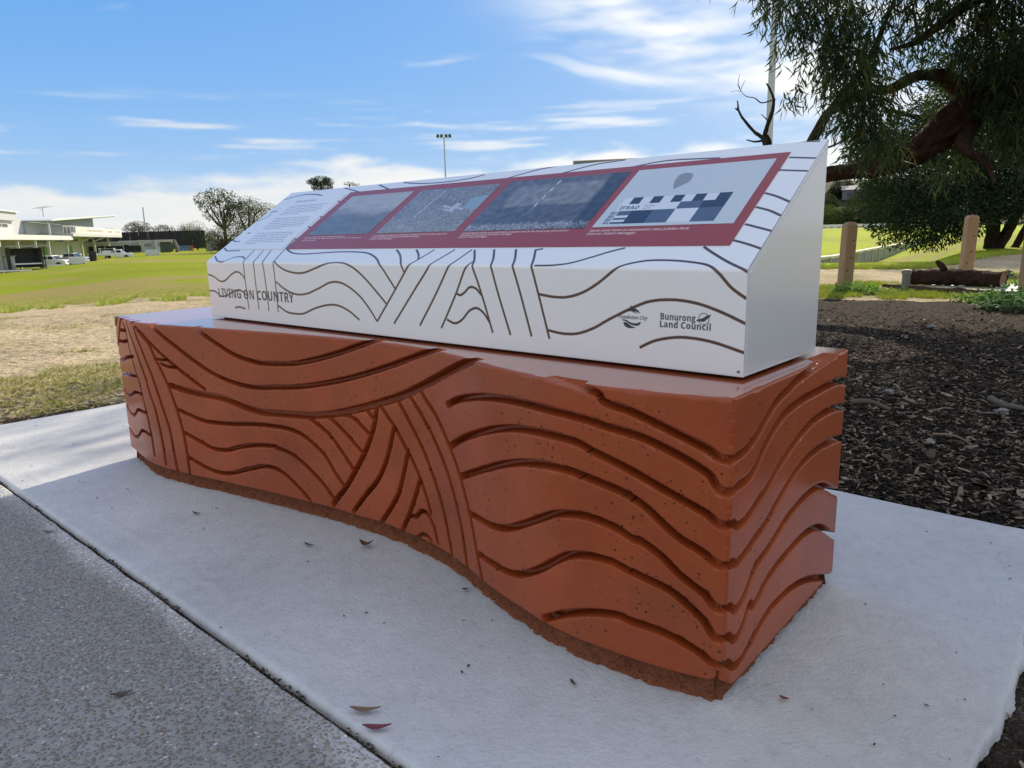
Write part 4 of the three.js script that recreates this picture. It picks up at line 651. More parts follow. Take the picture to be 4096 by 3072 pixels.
{
  seed = 77; const f = pol(33.4, 25.2), t = thing('spreading_tree', 'dark dense tree with drooping foliage beyond the gravel track on the right', 'tree', V3(f.x, gh(f.x, f.z), f.z)), W = p => p.clone().sub(t.position), bm = barkMat(0.06, 0.045, 0.035);
  mesh(t, 'trunk', limb([at(33.3, 25.2, -0.034), at(33.3, 25.2, 0.0), at(32.6, 25, 0.05), at(31, 24.6, 0.12)].map(W), [0.2, 0.17, 0.15, 0.1], 24, 10, 0.12), bm);
  mesh(t, 'trunk', limb([at(33.6, 25.2, -0.03), at(34.3, 25.3, 0.0), at(35.2, 25.6, 0.05), at(36.5, 26, 0.12)].map(W), [0.16, 0.14, 0.12, 0.08], 24, 10, 0.12), bm);
  mesh(t, 'trunk', limb([at(34.5, 26.2, -0.032), at(35.1, 26.2, -0.005), at(36.6, 26.5, 0.05)].map(W), [0.11, 0.1, 0.07], 20, 9, 0.12), bm);
  mesh(t, 'branch', limb([at(32.6, 25, 0.05), at(30, 24.2, 0.075), at(27.5, 23.4, 0.072), at(25.8, 23, 0.08)].map(W), [0.14, 0.1, 0.06, 0.03], 24, 8, 0.15), bm);
  mesh(t, 'branch', limb([at(32.4, 25, 0.07), at(30.4, 24.4, 0.11), at(28, 23.6, 0.125), at(26.5, 23, 0.135)].map(W), [0.12, 0.09, 0.06, 0.03], 24, 8, 0.15), bm);
  const L = new Leaves(), B = [];
  for (const [b, r, te, rx, ry] of [[26.2, 23, 0.092, 0.9, 0.7], [27.4, 23.3, 0.072, 1.1, 0.9], [28.6, 23.6, 0.045, 1.3, 1.1], [27.2, 23, 0.03, 0.9, 0.9], [28.4, 23.2, 0.005, 1.0, 0.8], [29.6, 23.2, 0.0, 1.0, 0.7], [30.6, 23.6, 0.02, 1.4, 1.0], [30.6, 24.4, 0.07, 1.5, 1.2], [32.4, 24.4, 0.05, 1.6, 1.2], [31.6, 24, 0.015, 1.0, 0.7], [33.6, 25, 0.085, 1.7, 1.4], [35.4, 25.4, 0.06, 1.7, 1.4], [36.8, 25.6, 0.10, 1.8, 1.5], [34.8, 24.6, 0.022, 1.2, 0.6], [29.4, 24, 0.105, 1.3, 0.9], [31.2, 24.4, 0.13, 1.4, 1.0], [33.2, 25, 0.15, 1.6, 1.2], [35.4, 25.4, 0.16, 1.8, 1.4], [37.5, 26, 0.17, 1.8, 1.5], [38.6, 26, 0.06, 1.6, 1.6]]) B.push([at(b, r, te), rx, ry]);
  crownBlobs(L, W, B, 2600, 0.105, [[0.035, 0.06, 0.03], [0.05, 0.075, 0.03], [0.03, 0.05, 0.03]], 0.30);
  const E = []; for (let i = 0; i < 26; i++) { const b = rr(25.2, 35), te = b < 29 ? rr(0.06, 0.115) : rr(0.09, 0.18); E.push([at(b, rr(22.4, 24), te), rr(0.3, 0.6), rr(0.2, 0.4)]); }
  crownBlobs(L, W, E, 2600, 0.10, [[0.12, 0.15, 0.035], [0.09, 0.12, 0.03], [0.06, 0.09, 0.03]], 0.3);
  L.build(t, 'crown', LMd);
}
// ---------- trees far off ----------
function farTree(name, label, b, r, blobs, leaf, cols, trunkW, dens = 260, group, base) {
  const f = pol(b, r), y0 = base ?? gh(f.x, f.z), t = thing(name, label, 'tree', V3(f.x, y0, f.z), 0, group), W = p => p.clone().sub(t.position), bm = barkMat(0.10, 0.08, 0.06);
  const B = blobs.map(([db, te, rx, ry, dr = 0]) => [at(b + db, r + dr, te), rx, ry]), c = B[0][0];
  mesh(t, 'trunk', limb([V3(f.x, y0 - 0.3, f.z), V3(lerp(f.x, c.x, 0.4), lerp(y0, c.y, 0.5), lerp(f.z, c.z, 0.4)), c].map(W), [trunkW, trunkW * 0.8, trunkW * 0.4], 14, 8, 0.12), bm);
  B.slice(1, 7).forEach(q => mesh(t, 'branch', limb([V3(lerp(f.x, c.x, 0.4), lerp(y0, c.y, 0.55), lerp(f.z, c.z, 0.4)), V3(lerp(f.x, q[0].x, 0.75), lerp(y0, q[0].y, 0.8), lerp(f.z, q[0].z, 0.75)), q[0]].map(W), [trunkW * 0.5, trunkW * 0.35, trunkW * 0.15], 10, 6, 0.12), bm));
  const L = new Leaves(); crownBlobs(L, W, B, 3.4 * dens / (B[0][1] ** 0.6), leaf * 0.52, cols, 0.2); L.build(t, 'crown', LMd); return t;
}
seed = 31;
const OL = [[0.085, 0.105, 0.035], [0.06, 0.08, 0.03], [0.12, 0.125, 0.05]], DK = [[0.03, 0.045, 0.022], [0.045, 0.06, 0.025]], YG = [[0.18, 0.22, 0.05], [0.12, 0.16, 0.045], [0.07, 0.10, 0.035]];
farTree('gum_tree', 'tall open gum tree beside the left end of the sign, its branches showing through', -21.0, 150, [[0.1, 0.040, 2.2, 1.6], [-0.9, 0.052, 2.4, 1.8], [-0.2, 0.056, 2.4, 1.5], [0.5, 0.050, 2.2, 1.8], [-0.7, 0.033, 1.6, 1.1], [0.9, 0.040, 2.0, 1.6], [-1.1, 0.043, 1.4, 1.0], [0.3, 0.030, 1.4, 0.9]], 0.75, OL, 0.35, 62);
farTree('dense_tree', 'dense dark tree just right of the tall open gum tree', -19.3, 152, [[0, 0.022, 5, 4.5], [-0.6, 0.034, 3, 2.4], [0.5, 0.036, 3.2, 2.6], [0.1, 0.044, 2.4, 1.8], [1.2, 0.028, 3.6, 3]], 0.6, OL, 0.5, 120);
farTree('round_bush', 'low dark round bush under the tall open gum tree', -21.2, 140, [[0, 0.006, 3.0, 2.6], [0.8, 0.010, 3.4, 2.8], [-0.6, -0.001, 2.0, 1.8], [1.9, 0.004, 3.2, 2.6]], 0.5, DK.concat(OL), 0.3, 150);
farTree('weeping_tree', 'light green bushy tree in front of the bare trees', -22.9, 205, [[0, 0.010, 3.4, 3.4], [-0.6, 0.004, 2.6, 2.6], [0.6, 0.006, 2.6, 2.4]], 0.5, [[0.13, 0.18, 0.04], [0.10, 0.14, 0.04]], 0.25, 120);
farTree('spreading_gum', 'umbrella shaped gum tree above the black fence at left', -26.5, 245, [[0, 0.020, 3.4, 1.6], [-0.75, 0.012, 2.0, 2.2], [-0.35, 0.018, 2.6, 1.6], [0.5, 0.016, 2.4, 1.2], [0.95, 0.010, 2.0, 1.1]], 0.6, [[0.08, 0.07, 0.03], [0.05, 0.06, 0.025], [0.11, 0.09, 0.04]], 0.4, 110);
farTree('dark_tree', 'small dark round tree between the umbrella gum and the bare trees', -24.9, 242, [[0, 0.010, 3.0, 3.0], [-0.2, 0.015, 2.2, 1.8]], 0.6, DK, 0.3, 130);
farTree('small_tree', 'small round tree just right of the pavilion balcony', -28.4, 235, [[0, 0.008, 3.2, 2.6], [0.5, 0.004, 2.4, 2.0]], 0.6, OL, 0.3, 80);
farTree('pine_tree', 'dark flat topped tree showing over the sign above its text panel', -14.0, 190, [[0, 0.074, 2.6, 1.2], [-0.55, 0.073, 1.6, 0.8], [0.55, 0.073, 1.6, 0.9], [0.1, 0.066, 2.6, 1.1], [0, 0.05, 3, 2.6]], 0.55, DK, 0.5, 190);
farTree('pine_tree', 'wispy tree tip just showing over the sign right of the flat topped tree', -11.9, 205, [[0, 0.070, 1.5, 0.5], [0.5, 0.069, 1.0, 0.4], [0.2, 0.05, 3, 2.4]], 0.5, OL, 0.4, 60);
// bare winter trees
for (const [b, te, lab] of [[-24.2, 0.022, 'leftmost bare grey tree of the row behind the black fence'], [-23.5, 0.026, 'tallest bare grey tree of the row behind the black fence'], [-22.8, 0.024, 'rightmost bare grey tree of the row behind the black fence']]) {
  const f = pol(b, 238), y0 = gh(f.x, f.z), t = thing('bare_tree', lab, 'tree', V3(f.x, y0, f.z)), bm = M(lin(0.24, 0.20, 0.16), 0.9), tw = [], H = CAM.y + 238 * te - y0;
  mesh(t, 'trunk', bar(V3(0, -0.2, 0), V3(0, H * 0.4, 0), 0.2, 0.13), bm);
  for (let i = 0; i < 120; i++) { const a = rr(0, 6.28), h = rr(0.12, 0.5) * H, l = rr(0.3, 1.6), p = V3(Math.cos(a) * l * 0.6, h, Math.sin(a) * l * 0.6), q = V3(Math.cos(a) * l * 1.6, Math.min(H, h + rr(0.3, 0.6) * H), Math.sin(a) * l * 1.6); tw.push(bar(V3(0, h * 0.7, 0), p, 0.05, 0.04, 4), bar(p, q, 0.04, 0.015, 4)); for (let k = 0; k < 2; k++) { const m = p.clone().lerp(q, rr(0.2, 0.8)); tw.push(bar(m, m.clone().add(V3(rr(-0.7, 0.7), rr(0.5, 1.6), rr(-0.7, 0.7))), 0.025, 0.012, 3)); } }
  const m = mesh(t, 'twigs', tw, bm); m.userData.kind = 'stuff';
}
{ // low undergrowth behind the yard
  const L = new Leaves(), B = []; for (let b = -25.6; b < -21.5; b += 0.32) B.push([at(b, 226, rr(0.0, 0.006)), rr(1.6, 2.6), rr(1.6, 2.6)]); crownBlobs(L, p => p, B, 46, 0.6, [[0.10, 0.10, 0.05], [0.07, 0.08, 0.035], [0.13, 0.11, 0.07]], 0.4);
  const m = L.build(scene, 'undergrowth', LMd); tag(m, 'scrubby undergrowth below the bare trees behind the black fence', 'shrubs', null, 'stuff');
}
// the wooded rise at far right
{
  const hp = [], hi = []; const N = 60, Rn = 8; for (let i = 0; i <= N; i++) for (let j = 0; j <= Rn; j++) { const b = lerp(14, 48, i / N), r = lerp(172, 300, j / Rn), p = pol(b, r), y = gh(p.x, p.z) + lerp(-0.2, 17, sm(0, 1, j / Rn)) * sm(12, 22, b); hp.push(p.x, y, p.z); if (i < N && j < Rn) { const o = i * (Rn + 1) + j; hi.push(o, o + 1, o + Rn + 1, o + 1, o + Rn + 2, o + Rn + 1); } }
  struct('hill', geo(hp, hi), M(lin(0.055, 0.06, 0.03), 0.95));
  let n = 0;
  for (const [b, r, te, rx, ry, cols, lab] of [[23.4, 196, 0.012, 3.2, 3.0, YG, 'yellow green bush behind the white boundary boards, nearest the sign'], [24.5, 198, 0.010, 3.4, 2.8, YG.concat(DK), 'bush behind the boards, between the yellow green bush and the dark one'], [25.3, 200, 0.014, 3.6, 3.2, YG.concat(DK), 'broad green bush behind the right part of the white boundary boards'], [26.3, 198, 0.010, 3.8, 3.6, DK, 'dark green bush where the white boundary boards meet the spreading tree'], [24.2, 240, 0.046, 3.4, 3.0, DK, 'dark round tree on the skyline of the far rise beside the house'], [26.6, 230, 0.036, 6.0, 6.0, DK.concat(OL), 'tall dark tree on the far rise right of the house'], [25.4, 225, 0.026, 4.0, 3.2, OL, 'olive tree on the slope below the house on the far rise'], [23.1, 225, 0.028, 3.4, 3.0, OL, 'grey green tree on the far slope, close to the edge of the sign'], [27.6, 215, 0.03, 6, 6, DK, 'dark tree on the rise mostly behind the spreading tree']])
    farTree(n++ > 3 ? 'hill_tree' : 'bush', lab, b, r, [[0, te, rx, ry], [0.35, te - 0.004, rx * 0.7, ry * 0.7], [-0.4, te - 0.006, rx * 0.75, ry * 0.7], [0.1, te - 0.012, rx * 0.9, ry * 0.6]], 0.8, cols, 0.25, 300, null, CAM.y + r * te - ry * 1.6);
  const hs = pol(25.3, 236), hy = CAM.y + 236 * 0.032, h = thing('hill_house', 'pale house with a light roof on the far rise above the oval', 'house', V3(hs.x, hy, hs.z), YAW - 0.44);
  mesh(h, 'wall', box(9, 2.8, 6, 0, 1.4, 0), M(lin(0.2, 0.2, 0.21), 0.9)); mesh(h, 'roof', (() => { const s = new THREE.Shape(); s.moveTo(-3.4, 0); s.lineTo(3.4, 0); s.lineTo(0, 1.3); const g = new THREE.ExtrudeGeometry(s, { depth: 9.6, bevelEnabled: false }); g.rotateY(Math.PI / 2); g.translate(-4.8, 2.8, 0); return g; })(), M(lin(0.34, 0.32, 0.31), 0.8));
  for (const x of [-2.6, 0.4, 3]) mesh(h, 'window', box(1.2, 1, 0.1, x, 1.6, 3.02), M(lin(0.05, 0.06, 0.08), 0.2));
}
// ---------- clubhouse and yard on the far left ----------
{
  const U = pol(-34.8, 118), U2 = pol(-30, 168), ang = Math.atan2(-(U2.z - U.z), U2.x - U.x), G = -2.1;
  const t = thing('clubhouse', 'white two storey clubhouse with a sloping roof and a bannered balcony on the far left', 'building', V3(U.x, G, U.z), ang);   // x along the front, y up, +z or -z towards the oval
  t.scale.setScalar(1.2); const toCam = V3(CAM.x - U.x, 0, CAM.z - U.z).applyAxisAngle(V3(0, 1, 0), -ang), F = Math.sign(toCam.z);
  const B = (n, m, x0, x1, y0, y1, z0, z1, p = t) => mesh(p, n, box(x1 - x0, y1 - y0, Math.abs(z1 - z0), (x0 + x1) / 2, (y0 + y1) / 2, F * (z0 + z1) / 2), m);
  const wh = M(lin(0.50, 0.51, 0.50), 0.7), cream = M(lin(0.36, 0.35, 0.32), 0.8), sideW = M(lin(0.44, 0.46, 0.47), 0.8), roofM = M(lin(0.62, 0.64, 0.63), 0.5), grn = M(lin(0.12, 0.36, 0.03), 0.6), dark = M(lin(0.035, 0.04, 0.045), 0.25), yel = M(lin(0.7, 0.62, 0.06), 0.6), soff = M(lin(0.20, 0.34, 0.16), 0.8);
  B('ground_floor_wall', cream, -14, 20.5, -1, 3.3, -10, 0); B('ground_floor_wall', wh, 20.5, 47.5, -1, 3.7, -10, 0.0);
  B('awning', roofM, -14, 21, 3.05, 3.6, -0.5, 3.2);
  const upper = B('upper_wall', sideW, 14.9, 53.6, 3.85, 5.4, -12, -0.6);
  mesh(t, 'gable_wall', (() => { const s = new THREE.Shape(); s.moveTo(14.9, 5.4); s.lineTo(53.6, 5.4); s.lineTo(53.6, 7.0); s.lineTo(14.9, 5.55); s.closePath(); const g = new THREE.ExtrudeGeometry(s, { depth: 0.3, bevelEnabled: false }); g.translate(0, 0, F * 0.6 - (F > 0 ? 1.2 + 0.01 : 0) + (F > 0 ? 0.3 : 0)); return g; })(), sideW);
  B('link_wall', sideW, 8.9, 15, 3.6, 5.7, -10, -0.9); B('stair_wall', wh, -14, 8.8, 3.6, 5.35, -11, -0.4); B('stair_wall', sideW, -14, 8.7, 5.35, 6.3, -11, 0.1); B('roof', roofM, -14, 9.0, 6.3, 6.45, -11, 0.4);
  const roof = mesh(t, 'roof', (() => { const s = new THREE.Shape(); s.moveTo(14.2, 5.45); s.lineTo(62.5, 7.55); s.lineTo(62.5, 7.72); s.lineTo(17.5, 5.9); s.lineTo(14.2, 5.6); s.closePath(); const g = new THREE.ExtrudeGeometry(s, { depth: 15, bevelEnabled: false }); g.translate(0, 0, F > 0 ? -12.5 : -2.5); return g; })(), roofM);
  mesh(t, 'soffit', (() => { const s = new THREE.Shape(); s.moveTo(15, 5.36); s.lineTo(61.5, 7.40); s.lineTo(61.5, 7.49); s.lineTo(15, 5.44); s.closePath(); const g = new THREE.ExtrudeGeometry(s, { depth: 14, bevelEnabled: false }); g.translate(0, 0, F > 0 ? -11.7 : -2.3); return g; })(), soff);
  B('balcony_floor', wh, 20.5, 59.5, 3.55, 3.95, -3, 3.4);
  const bal = B('balustrade', M(lin(0.70, 0.70, 0.68), 0.6), 22.5, 59.5, 3.96, 4.9, 3.30, 3.38);
  for (const [a, b, draw] of [[23.2, 44.5, 0], [44.8, 50.5, 1], [51, 58.8, 2]]) {
    const g = new THREE.PlaneGeometry(b - a, 0.86); if (F < 0) g.rotateY(Math.PI); g.translate((a + b) / 2, 4.43, F * 3.395);
    const m = mesh(bal, 'banner', g, M(0xffffff, 0.7, { map: canvasTex(512, 40, (c, w, h) => { seed = 40 + draw; c.fillStyle = '#e9e6dd'; c.fillRect(0, 0, w, h); c.fillStyle = draw === 1 ? '#b55246' : '#8a7f78'; for (let x = 150; x < w - 60; x += 17) c.fillRect(x, 8 + rnd() * 4, 11, 20); c.strokeStyle = '#a8604e'; c.lineWidth = 4; for (let k = 0; k < 5; k++) { c.beginPath(); c.moveTo(10 + k * 22, 38); c.lineTo(40 + k * 26, 2); c.stroke(); } }) }));
  }
  for (const x of [15.6, 17.4, 19.4, 21.4]) B('rail_post', wh, x, x + 0.08, 3.9, 4.9, 3.3, 3.38); B('rail', wh, 15.4, 22.5, 4.82, 4.9, 3.3, 3.38);
  for (const x of [3.7, 9.4, -3, -9]) B('column', wh, x, x + 0.22, -1, 3.05, 2.7, 2.95);
  for (const x of [24.1, 33.4, 43.0]) { B('column', wh, x, x + 0.28, -1, 3.2, 1.5, 1.8); mesh(t, 'brace', bar(V3(x + 0.14, 2.9, F * 1.65), V3(x + 4.2, 3.55, F * 2.6), 0.11), wh); }
  B('column', wh, 54.4, 54.8, -1, 3.55, 1.6, 2.0); B('column', wh, 15.0, 15.2, 3.6, 5.4, 1.8, 2.0);
  for (const [a, b, y0, y1] of [[2.65, 4.2, 4.62, 4.92], [4.7, 6.5, 4.62, 4.92], [16.4, 21.0, 2.75, 3.04], [25.4, 30, 2.9, 3.4], [34.5, 39.5, 2.95, 3.45], [10.8, 12.1, 1.5, 2.3], [12.5, 13.8, 1.5, 2.3]]) { const w = B('window', wh, a - 0.1, b + 0.1, y0 - 0.08, y1 + 0.08, -0.42, y0 > 4 ? -0.36 : 0.03); B('pane', dark, a, b, y0, y1, -0.4, y0 > 4 ? -0.33 : 0.06, w); }
  const sd = B('sliding_door', wh, 33.6, 38.3, 4.0, 5.82, -0.7, -0.52); B('pane', dark, 34, 35.7, 4.05, 5.6, -0.6, -0.49, sd); B('pane', dark, 36, 37.8, 4.05, 5.6, -0.6, -0.49, sd);
  B('door', grn, 19.3, 21.3, 0, 2.12, 0, 0.07); B('door', grn, 32.4, 33.2, 0, 2.2, 0, 0.07); B('door', grn, 33.8, 35, 0, 2.2, 0, 0.07);
  B('panel', yel, 41.6, 42.6, 0, 2.1, 0, 0.08); B('panel', yel, 43.1, 44.0, 0, 2.1, 0, 0.08);
  mesh(t, 'aerial', [bar(V3(34.2, 6.4, -F * 3), V3(34.4, 8.05, -F * 3), 0.05), bar(V3(31.6, 7.96, -F * 3), V3(37, 8.12, -F * 3), 0.035), bar(V3(30.4, 6.5, -F * 3), V3(34.3, 7.9, -F * 3), 0.02), bar(V3(35.4, 7.85, -F * 4), V3(35.4, 8.2, -F * 2), 0.03), bar(V3(33, 7.8, -F * 4), V3(33, 8.15, -F * 2), 0.03)], M(lin(0.3, 0.3, 0.3), 0.5));
}
function stand(name, label, cat, b, r, dTurn, group) { const p = pol(b, r); return thing(name, label, cat, V3(p.x, gh(p.x, p.z), p.z), YAW - b * Math.PI / 180 + dTurn, group); }   // local +z looks at the viewpoint, +x to the right
{
  const white = M(lin(0.74, 0.75, 0.75), 0.5), dk = M(lin(0.02, 0.022, 0.025), 0.6), steel = M(lin(0.35, 0.36, 0.36), 0.5);
  const d = stand('dugout', 'open fronted black players shelter with a flat roof at the edge of the oval', 'shelter', -33.35, 107, 0.25);
  mesh(d, 'roof', box(4.4, 0.12, 2.2, 0.1, 3.16, 0.1), steel); mesh(d, 'back_wall', box(3.3, 2.3, 0.1, 0, 1.75, -0.9), dk);
  for (const x of [-1.7, 1.7]) mesh(d, 'side_wall', box(0.08, 2.5, 1.7, x, 1.7, -0.1), M(lin(0.1, 0.1, 0.1), 0.6)); for (const x of [-1.8, 1.85]) mesh(d, 'post', box(0.1, 3.1, 0.1, x, 1.55, 0.9), dk); for (const x of [-0.85, 0.05, 0.9]) mesh(d, 'rib', box(0.05, 2.2, 0.04, x, 1.8, -0.82), M(lin(0.06, 0.06, 0.07), 0.6));
  mesh(d, 'bench', box(3.4, 0.16, 0.5, 0.3, 1.05, 0.2), white); mesh(d, 'floor', box(4, 0.4, 2.2, 0, 0.2, 0), M(lin(0.12, 0.12, 0.12), 0.8));
  const wt = stand('timing_hut', 'low white block hut beside the left side of the players shelter', 'hut', -34.9, 108, 0.2); mesh(wt, 'wall', box(3.4, 2.0, 2, 0, 1.1, 0), white); mesh(wt, 'roof', box(3.7, 0.12, 2.3, 0, 2.15, 0), steel);
  for (const [b, r, w, lab] of [[-30.45, 113.6, 1.95, 'white sight board standing in front of the bonnet of the blue sided pickup'], [-25.85, 143, 2.2, 'white sight board standing right of the tray back pickup']]) { const s = stand('sight_board', lab, 'board', b, r, 0); mesh(s, 'panel', new RoundedBoxGeometry(w, 1.0, 0.35, 2, 0.08).translate(0, 0.75, 0), M(lin(0.62, 0.64, 0.62), 0.6)); for (const x of [-w * 0.4, w * 0.4]) mesh(s, 'foot', box(0.12, 0.5, 0.5, x, 0.2, 0), dk); }
  for (const [b, r, w, lab] of [[-34.6, 101, 5.4, 'low white rail at the oval edge in front of the block hut'], [-31.7, 108, 1.9, 'short low white rail in front of the leftmost pickup']]) { const s = stand('oval_rail', lab, 'rail', b, r, 0.1); mesh(s, 'rail', box(w, 0.14, 0.1, 0, 0.55, 0), white); for (const x of [-w * 0.45, 0, w * 0.45]) mesh(s, 'post', box(0.1, 0.6, 0.1, x, 0.25, -0.08), white); }
  const bin = stand('wheelie_bin', 'dark wheelie bin under the balcony of the clubhouse', 'bin', -29.5, 126, 0); mesh(bin, 'body', (() => { const g = new THREE.CylinderGeometry(0.75, 0.6, 1.5, 4, 1); g.rotateY(Math.PI / 4); g.translate(0, 0.78, 0); return g; })(), dk); mesh(bin, 'lid', box(1.15, 0.12, 1.1, 0, 1.58, 0), dk);
  // pickups
  const glass = M(lin(0.03, 0.04, 0.05), 0.12), tyre = M(lin(0.015, 0.015, 0.016), 0.9), rimM = M(lin(0.3, 0.3, 0.31), 0.4, { metalness: 0.6 });
  function ute(label, b, r, turn, paint, tray) {
    const c = stand('pickup', label, 'pickup', b, r, turn, null), w = 1.8, side = (pts, dep, n, mat, bev = 0.05) => { const s = new THREE.Shape(); pts.forEach((p, i) => i ? s.lineTo(...p) : s.moveTo(...p)); s.closePath(); const g = new THREE.ExtrudeGeometry(s, { depth: dep - 2 * bev, bevelEnabled: true, bevelSize: bev, bevelThickness: bev, bevelSegments: 2 }); g.translate(0, 0, -dep / 2 + bev); return mesh(c, n, g, mat); };
    const arch = (x) => { const o = []; for (let i = 0; i <= 8; i++) { const a = Math.PI - i / 8 * Math.PI; o.push([x + Math.cos(a) * 0.44, 0.42 + Math.sin(a) * 0.42]); } return o; };
    if (!tray) side([[-2.6, 0.5], [-2.62, 1.05], [2.2, 1.08], [2.62, 0.92], [2.66, 0.5], ...arch(1.62).reverse(), ...arch(-1.5).reverse()], w, 'body', paint);
    else { side([[-0.2, 0.5], [-0.2, 1.1], [2.2, 1.08], [2.62, 0.92], [2.66, 0.5], ...arch(1.62).reverse()], w, 'body', paint); mesh(c, 'tray', [box(2.7, 0.45, 1.9, -1.62, 0.98, 0, 0.04), box(1.5, 0.42, 1.5, -1.5, 1.42, 0, 0.05)], paint); mesh(c, 'rack', [box(0.08, 0.9, 1.8, -0.32, 1.6, 0), box(2.4, 0.06, 1.7, -1.5, 1.95, 0), box(0.08, 0.9, 1.8, -2.7, 1.6, 0)], steel); }
    side(tray ? [[-0.2, 1.05], [-0.15, 1.74], [0.75, 1.74], [1.5, 1.08]] : [[-1.05, 1.02], [-0.85, 1.74], [0.6, 1.76], [1.45, 1.05]], 1.6, 'cabin', paint);
    mesh(c, 'windscreen', [box(0.06, 0.75, 1.36, 0, 0, 0)].map(g => { g.rotateZ(0.84); g.translate(1.13, 1.43, 0); return g; }), glass);
    for (const z of [-0.805, 0.805]) mesh(c, 'side_window', [box(0.72, 0.42, 0.03, tray ? 0.42 : 0.45, 1.44, z), ...(tray ? [] : [box(0.72, 0.42, 0.03, -0.4, 1.44, z)])], glass);
    for (const x of [-1.5, 1.62]) for (const z of [-0.78, 0.78]) { const g = new THREE.CylinderGeometry(0.38, 0.38, 0.26, 16); g.rotateX(Math.PI / 2); g.translate(x, 0.38, z); const wl = mesh(c, 'wheel', g, tyre); const h = new THREE.CylinderGeometry(0.22, 0.22, 0.28, 12); h.rotateX(Math.PI / 2); h.translate(x, 0.38, z); mesh(wl, 'rim', h, rimM); }
    mesh(c, 'grille', box(0.06, 0.3, 1.1, 2.66, 0.72, 0), tyre); for (const z of [-0.7, 0.7]) mesh(c, 'headlight', box(0.08, 0.16, 0.3, 2.62, 0.84, z), M(lin(0.7, 0.7, 0.7), 0.2)); c.scale.setScalar(0.92); return c;
  }
  ute('white pickup directly right of the players shelter, nose to the right', -31.95, 120, -0.55, white, false); ute('silver blue pickup with a white bonnet right of the white one, behind the sight board', -30.75, 131, -0.45, M(lin(0.36, 0.42, 0.52), 0.35), false); ute('white tray back pickup with a ladder rack, parked alone right of the clubhouse', -28.05, 139, -0.15, white, true);
  // site sheds behind
  for (const [b, r, w, lab] of [[-28.4, 190, 8.6, 'long grey site shed half hidden behind the clubhouse columns'], [-27.0, 191, 5.6, 'pale site shed in the middle of the row, left of the double one'], [-25.9, 189, 5.0, 'pale site shed with a dark doorway, second from the right of the row'], [-25.1, 188, 3.8, 'rightmost pale site shed of the row']]) { const s = stand('site_shed', lab, 'shed', b, r, 0.1); mesh(s, 'wall', box(w, 2.9, 3, 0, 1.5, 0), M(lin(0.45, 0.46, 0.47), 0.7)); mesh(s, 'roof', box(w + 0.2, 0.16, 3.2, 0, 3.02, 0), M(lin(0.55, 0.55, 0.55), 0.6)); mesh(s, 'door', box(0.9, 2.3, 0.1, w * 0.36, 1.2, 1.52), dk); mesh(s, 'window', box(1.4, 0.7, 0.1, -w * 0.15, 2.0, 1.52), M(lin(0.2, 0.22, 0.24), 0.3)); }
  const cm = stand('carport', 'dark open carport in front of the long grey site shed', 'carport', -28.2, 172, 0.1); mesh(cm, 'roof', box(11, 0.2, 3, 0, 2.9, 0), steel); mesh(cm, 'back_panel', box(10.6, 1.3, 0.1, 0, 1.5, -1.3), dk); for (const x of [-5.2, -1.7, 1.7, 5.2]) mesh(cm, 'post', box(0.14, 2.8, 0.14, x, 1.4, 1.3), steel);
  const fl = stand('security_fence', 'tall black mesh fence running behind the site sheds', 'fence', -26.0, 203, 0.0); const fw = 26; for (let i = 0; i < 26; i++) mesh(fl, 'panel', box(0.98, 4.4, 0.06, -fw / 2 + i + 0.5, 2.9 + 0.008 * i, 0), M(lin(0.022, 0.022, 0.025), 0.8)); for (let i = 0; i <= 26; i += 2) mesh(fl, 'post', box(0.12, 5.3, 0.12, -fw / 2 + i, 2.65, 0.1), dk);
  for (const [b, lab, col] of [[-24.0, 'leftmost blue bin of the row at the end of the sheds', [0.06, 0.16, 0.34]], [-23.75, 'middle blue bin of the row at the end of the sheds', [0.06, 0.16, 0.34]], [-23.5, 'rightmost blue bin of the row, beside the red one', [0.06, 0.16, 0.34]], [-23.3, 'red bin at the right end of the row of blue bins', [0.34, 0.07, 0.03]]]) { const s = stand('wheelie_bin', lab, 'bin', b, 190, 0); mesh(s, 'body', box(0.75, 1.5, 0.7, 0, 0.78, 0, 0.06), M(lin(...col), 0.6)); mesh(s, 'lid', box(0.8, 0.12, 0.8, 0, 1.58, 0), M(lin(...col), 0.6)); }
  const tk = stand('water_tank', 'dark green box beside the rightmost site shed', 'tank', -24.95, 175, 0); mesh(tk, 'body', box(2.2, 2.4, 1.6, 0, 1.25, 0, 0.08), M(lin(0.04, 0.07, 0.04), 0.6)); mesh(tk, 'lid', box(2.3, 0.14, 1.7, 0, 2.5, 0), dk);
  const sh = stand('storage_shed', 'flat roofed grey shed with a rust red door beside the edge of the sign', 'shed', -21.3, 180, 0.15); mesh(sh, 'wall', box(7, 2.7, 4, 0.6, 1.4, 0), M(lin(0.33, 0.36, 0.35), 0.8)); mesh(sh, 'roof', box(7.5, 0.22, 4.4, 0.6, 2.86, 0), M(lin(0.5, 0.48, 0.45), 0.7)); mesh(sh, 'roller_door', box(1.9, 2.2, 0.1, -0.3, 1.15, 2.02), M(lin(0.14, 0.05, 0.04), 0.7)); mesh(sh, 'green_panel', box(0.7, 1, 0.1, -1.8, 0.6, 2.02), M(lin(0.05, 0.13, 0.08), 0.7)); mesh(sh, 'pale_panel', box(1.6, 2.2, 0.1, 2.0, 1.2, 2.02), M(lin(0.5, 0.5, 0.45), 0.7));
